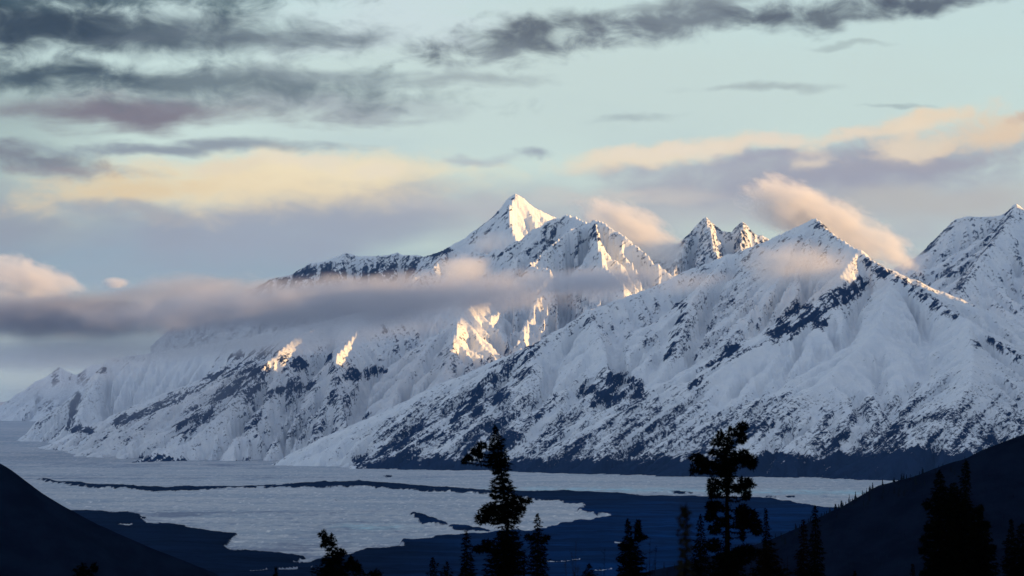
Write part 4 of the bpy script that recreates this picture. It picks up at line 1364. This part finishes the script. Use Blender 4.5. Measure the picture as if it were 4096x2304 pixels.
def low_cloud(label, sx, sy, D, rx, rz, ry_m, dens, color=(.985, .985, .985), rot=0.0, nsize=260.0, nk=1.1, edge=.55, seed=0.0, flat=1.0, steps=.5):
    """cloud centred at the 2576 px view position (sx, sy), D km away; rx, rz in that view's px, ry_m half depth in metres"""
    D *= 1000.0
    k_ = S2P / FPX * D
    m, nt, v = volume_mat('cloud_vapour', color, dens)
    tcn = node(nt, 'ShaderNodeTexCoord').outputs['Object']
    R3 = (rx * k_, ry_m, rz * k_)
    mp = node(nt, 'ShaderNodeMapping', {0: tcn, 'Scale': (R3[0] / nsize * .5, R3[1] / nsize, R3[2] / nsize), 'Location': (seed * 7.3, seed * 3.1, seed * 5.7)})
    nz = node(nt, 'ShaderNodeTexNoise', {0: mp.outputs[0], 'Scale': 1.0, 'Detail': 5.0, 'Roughness': .62}).outputs[0]
    ln = node(nt, 'ShaderNodeVectorMath', {0: tcn}, operation='LENGTH').outputs['Value']
    f = mth(nt, 'ADD', mth(nt, 'SUBTRACT', 1.0, ln), mth(nt, 'MULTIPLY', mth(nt, 'SUBTRACT', nz, 0.62), nk))
    f = maprange(nt, f, 0.0, edge)
    lim = maprange(nt, ln, 1.0, .8)
    d = mth(nt, 'MULTIPLY', mth(nt, 'MULTIPLY', f, lim), dens)
    nt.links.new(d, v.inputs['Density'])
    v.inputs['Anisotropy'].default_value = 0.25
    m.cycles.volume_step_rate = steps
    o = mesh_obj('cloud', SPH[0], SPH[1], m)
    o.location = P(sx * S2P, sy * S2P, D)
    o.scale = R3
    o.rotation_euler = (0, math.radians(-rot), 0)
    tag(o, label, 'cloud', None, 'stuff')
    return o


GREY = (.84, .85, .89)  # darker, bluer vapour colour stands in for shade on the cloud band
low_cloud('long grey cloud band lying across the snow massif', 820, 765, 23.1, 960, 92, 500, .013, GREY, 3.4, 200, 1.3, .9, 1)
low_cloud('thick dark end of the grey cloud band', 130, 800, 23.5, 720, 92, 600, .010, (.58, .60, .67), 1.0, 220, 1.2, .9, 2)  # shade of this end put into a still darker vapour colour
low_cloud('thin end of the grey cloud band against the broad mountain', 1490, 708, 22.6, 270, 50, 300, .012, GREY, 3.0, 200, 1.0, .9, 3)
low_cloud('lumpy top of the grey cloud band', 470, 735, 24.2, 380, 62, 500, .005, (.74, .75, .80), 2.0, 220, 1.8, .8, 4)
low_cloud('pale mist under the grey cloud band', 300, 872, 23.6, 700, 66, 400, .0045, (.9, .92, .95), 1.5, 420, .7, .9, 5)
low_cloud('pale mist under the middle of the cloud band', 800, 838, 23.4, 480, 52, 300, .0030, (.9, .92, .95), 5, 420, .7, .9, 6)
low_cloud('faint blue mist over the foot of the snow massif', 200, 985, 22.4, 760, 150, 500, .00075, (.9, .94, 1.0), 2, 700, .5, 1.0, 20)
low_cloud('warm puff above the cloud band', 1160, 674, 25.0, 110, 50, 260, .009, rot=2, nsize=200, seed=7, nk=1.5)
low_cloud('soft lilac puff before the broad mountain', 2010, 672, 20.7, 190, 90, 230, .012, rot=-4, nsize=190, seed=8, edge=.9, nk=1.2)
low_cloud('warm plume streaming over the broad summit', 2090, 575, 23.4, 310, 100, 320, .0095, rot=-24, nsize=130, seed=9, nk=1.7, edge=.4)
low_cloud('round warm head of the plume', 1985, 515, 23.6, 150, 84, 250, .0095, rot=-20, nsize=120, seed=10, nk=1.7, edge=.4)
low_cloud('warm plume behind the fluted flank', 1590, 590, 27.2, 200, 88, 300, .0085, rot=-28, nsize=130, seed=11, nk=1.7, edge=.4)
low_cloud('warm puff in the saddle beside the twin peaks', 1670, 632, 26.8, 80, 40, 260, .0045, nsize=240, seed=12)
low_cloud('pink mist below the pointed peak', 1240, 612, 27.4, 100, 40, 240, .0040, rot=10, nsize=240, seed=13)
low_cloud('warm cumulus over the cloud band', 55, 712, 31.0, 190, 84, 600, .0070, rot=-14, nsize=170, seed=14, nk=1.9, edge=.4)
low_cloud('small warm puff over the cloud band', 292, 712, 34.0, 46, 20, 160, .014, nsize=130, seed=15)
low_cloud('fog bank before the far snow peaks', 170, 985, 34.0, 280, 42, 500, .0030, (.9, .92, .95), 4, 600, .6, .9, 16)
low_cloud('fog over the far plateau', 90, 900, 34.2, 380, 60, 500, .0040, (.9, .92, .95), 0, 900, .6, .9, 17)
low_cloud('thin mist on the shoulder of the broad mountain', 1740, 715, 21.3, 170, 46, 220, .0022, rot=4, nsize=260, seed=18, edge=.9)
low_cloud('thin mist beside the leaning horn', 2290, 655, 25.6, 110, 46, 300, .0020, nsize=300, seed=19, edge=.9)
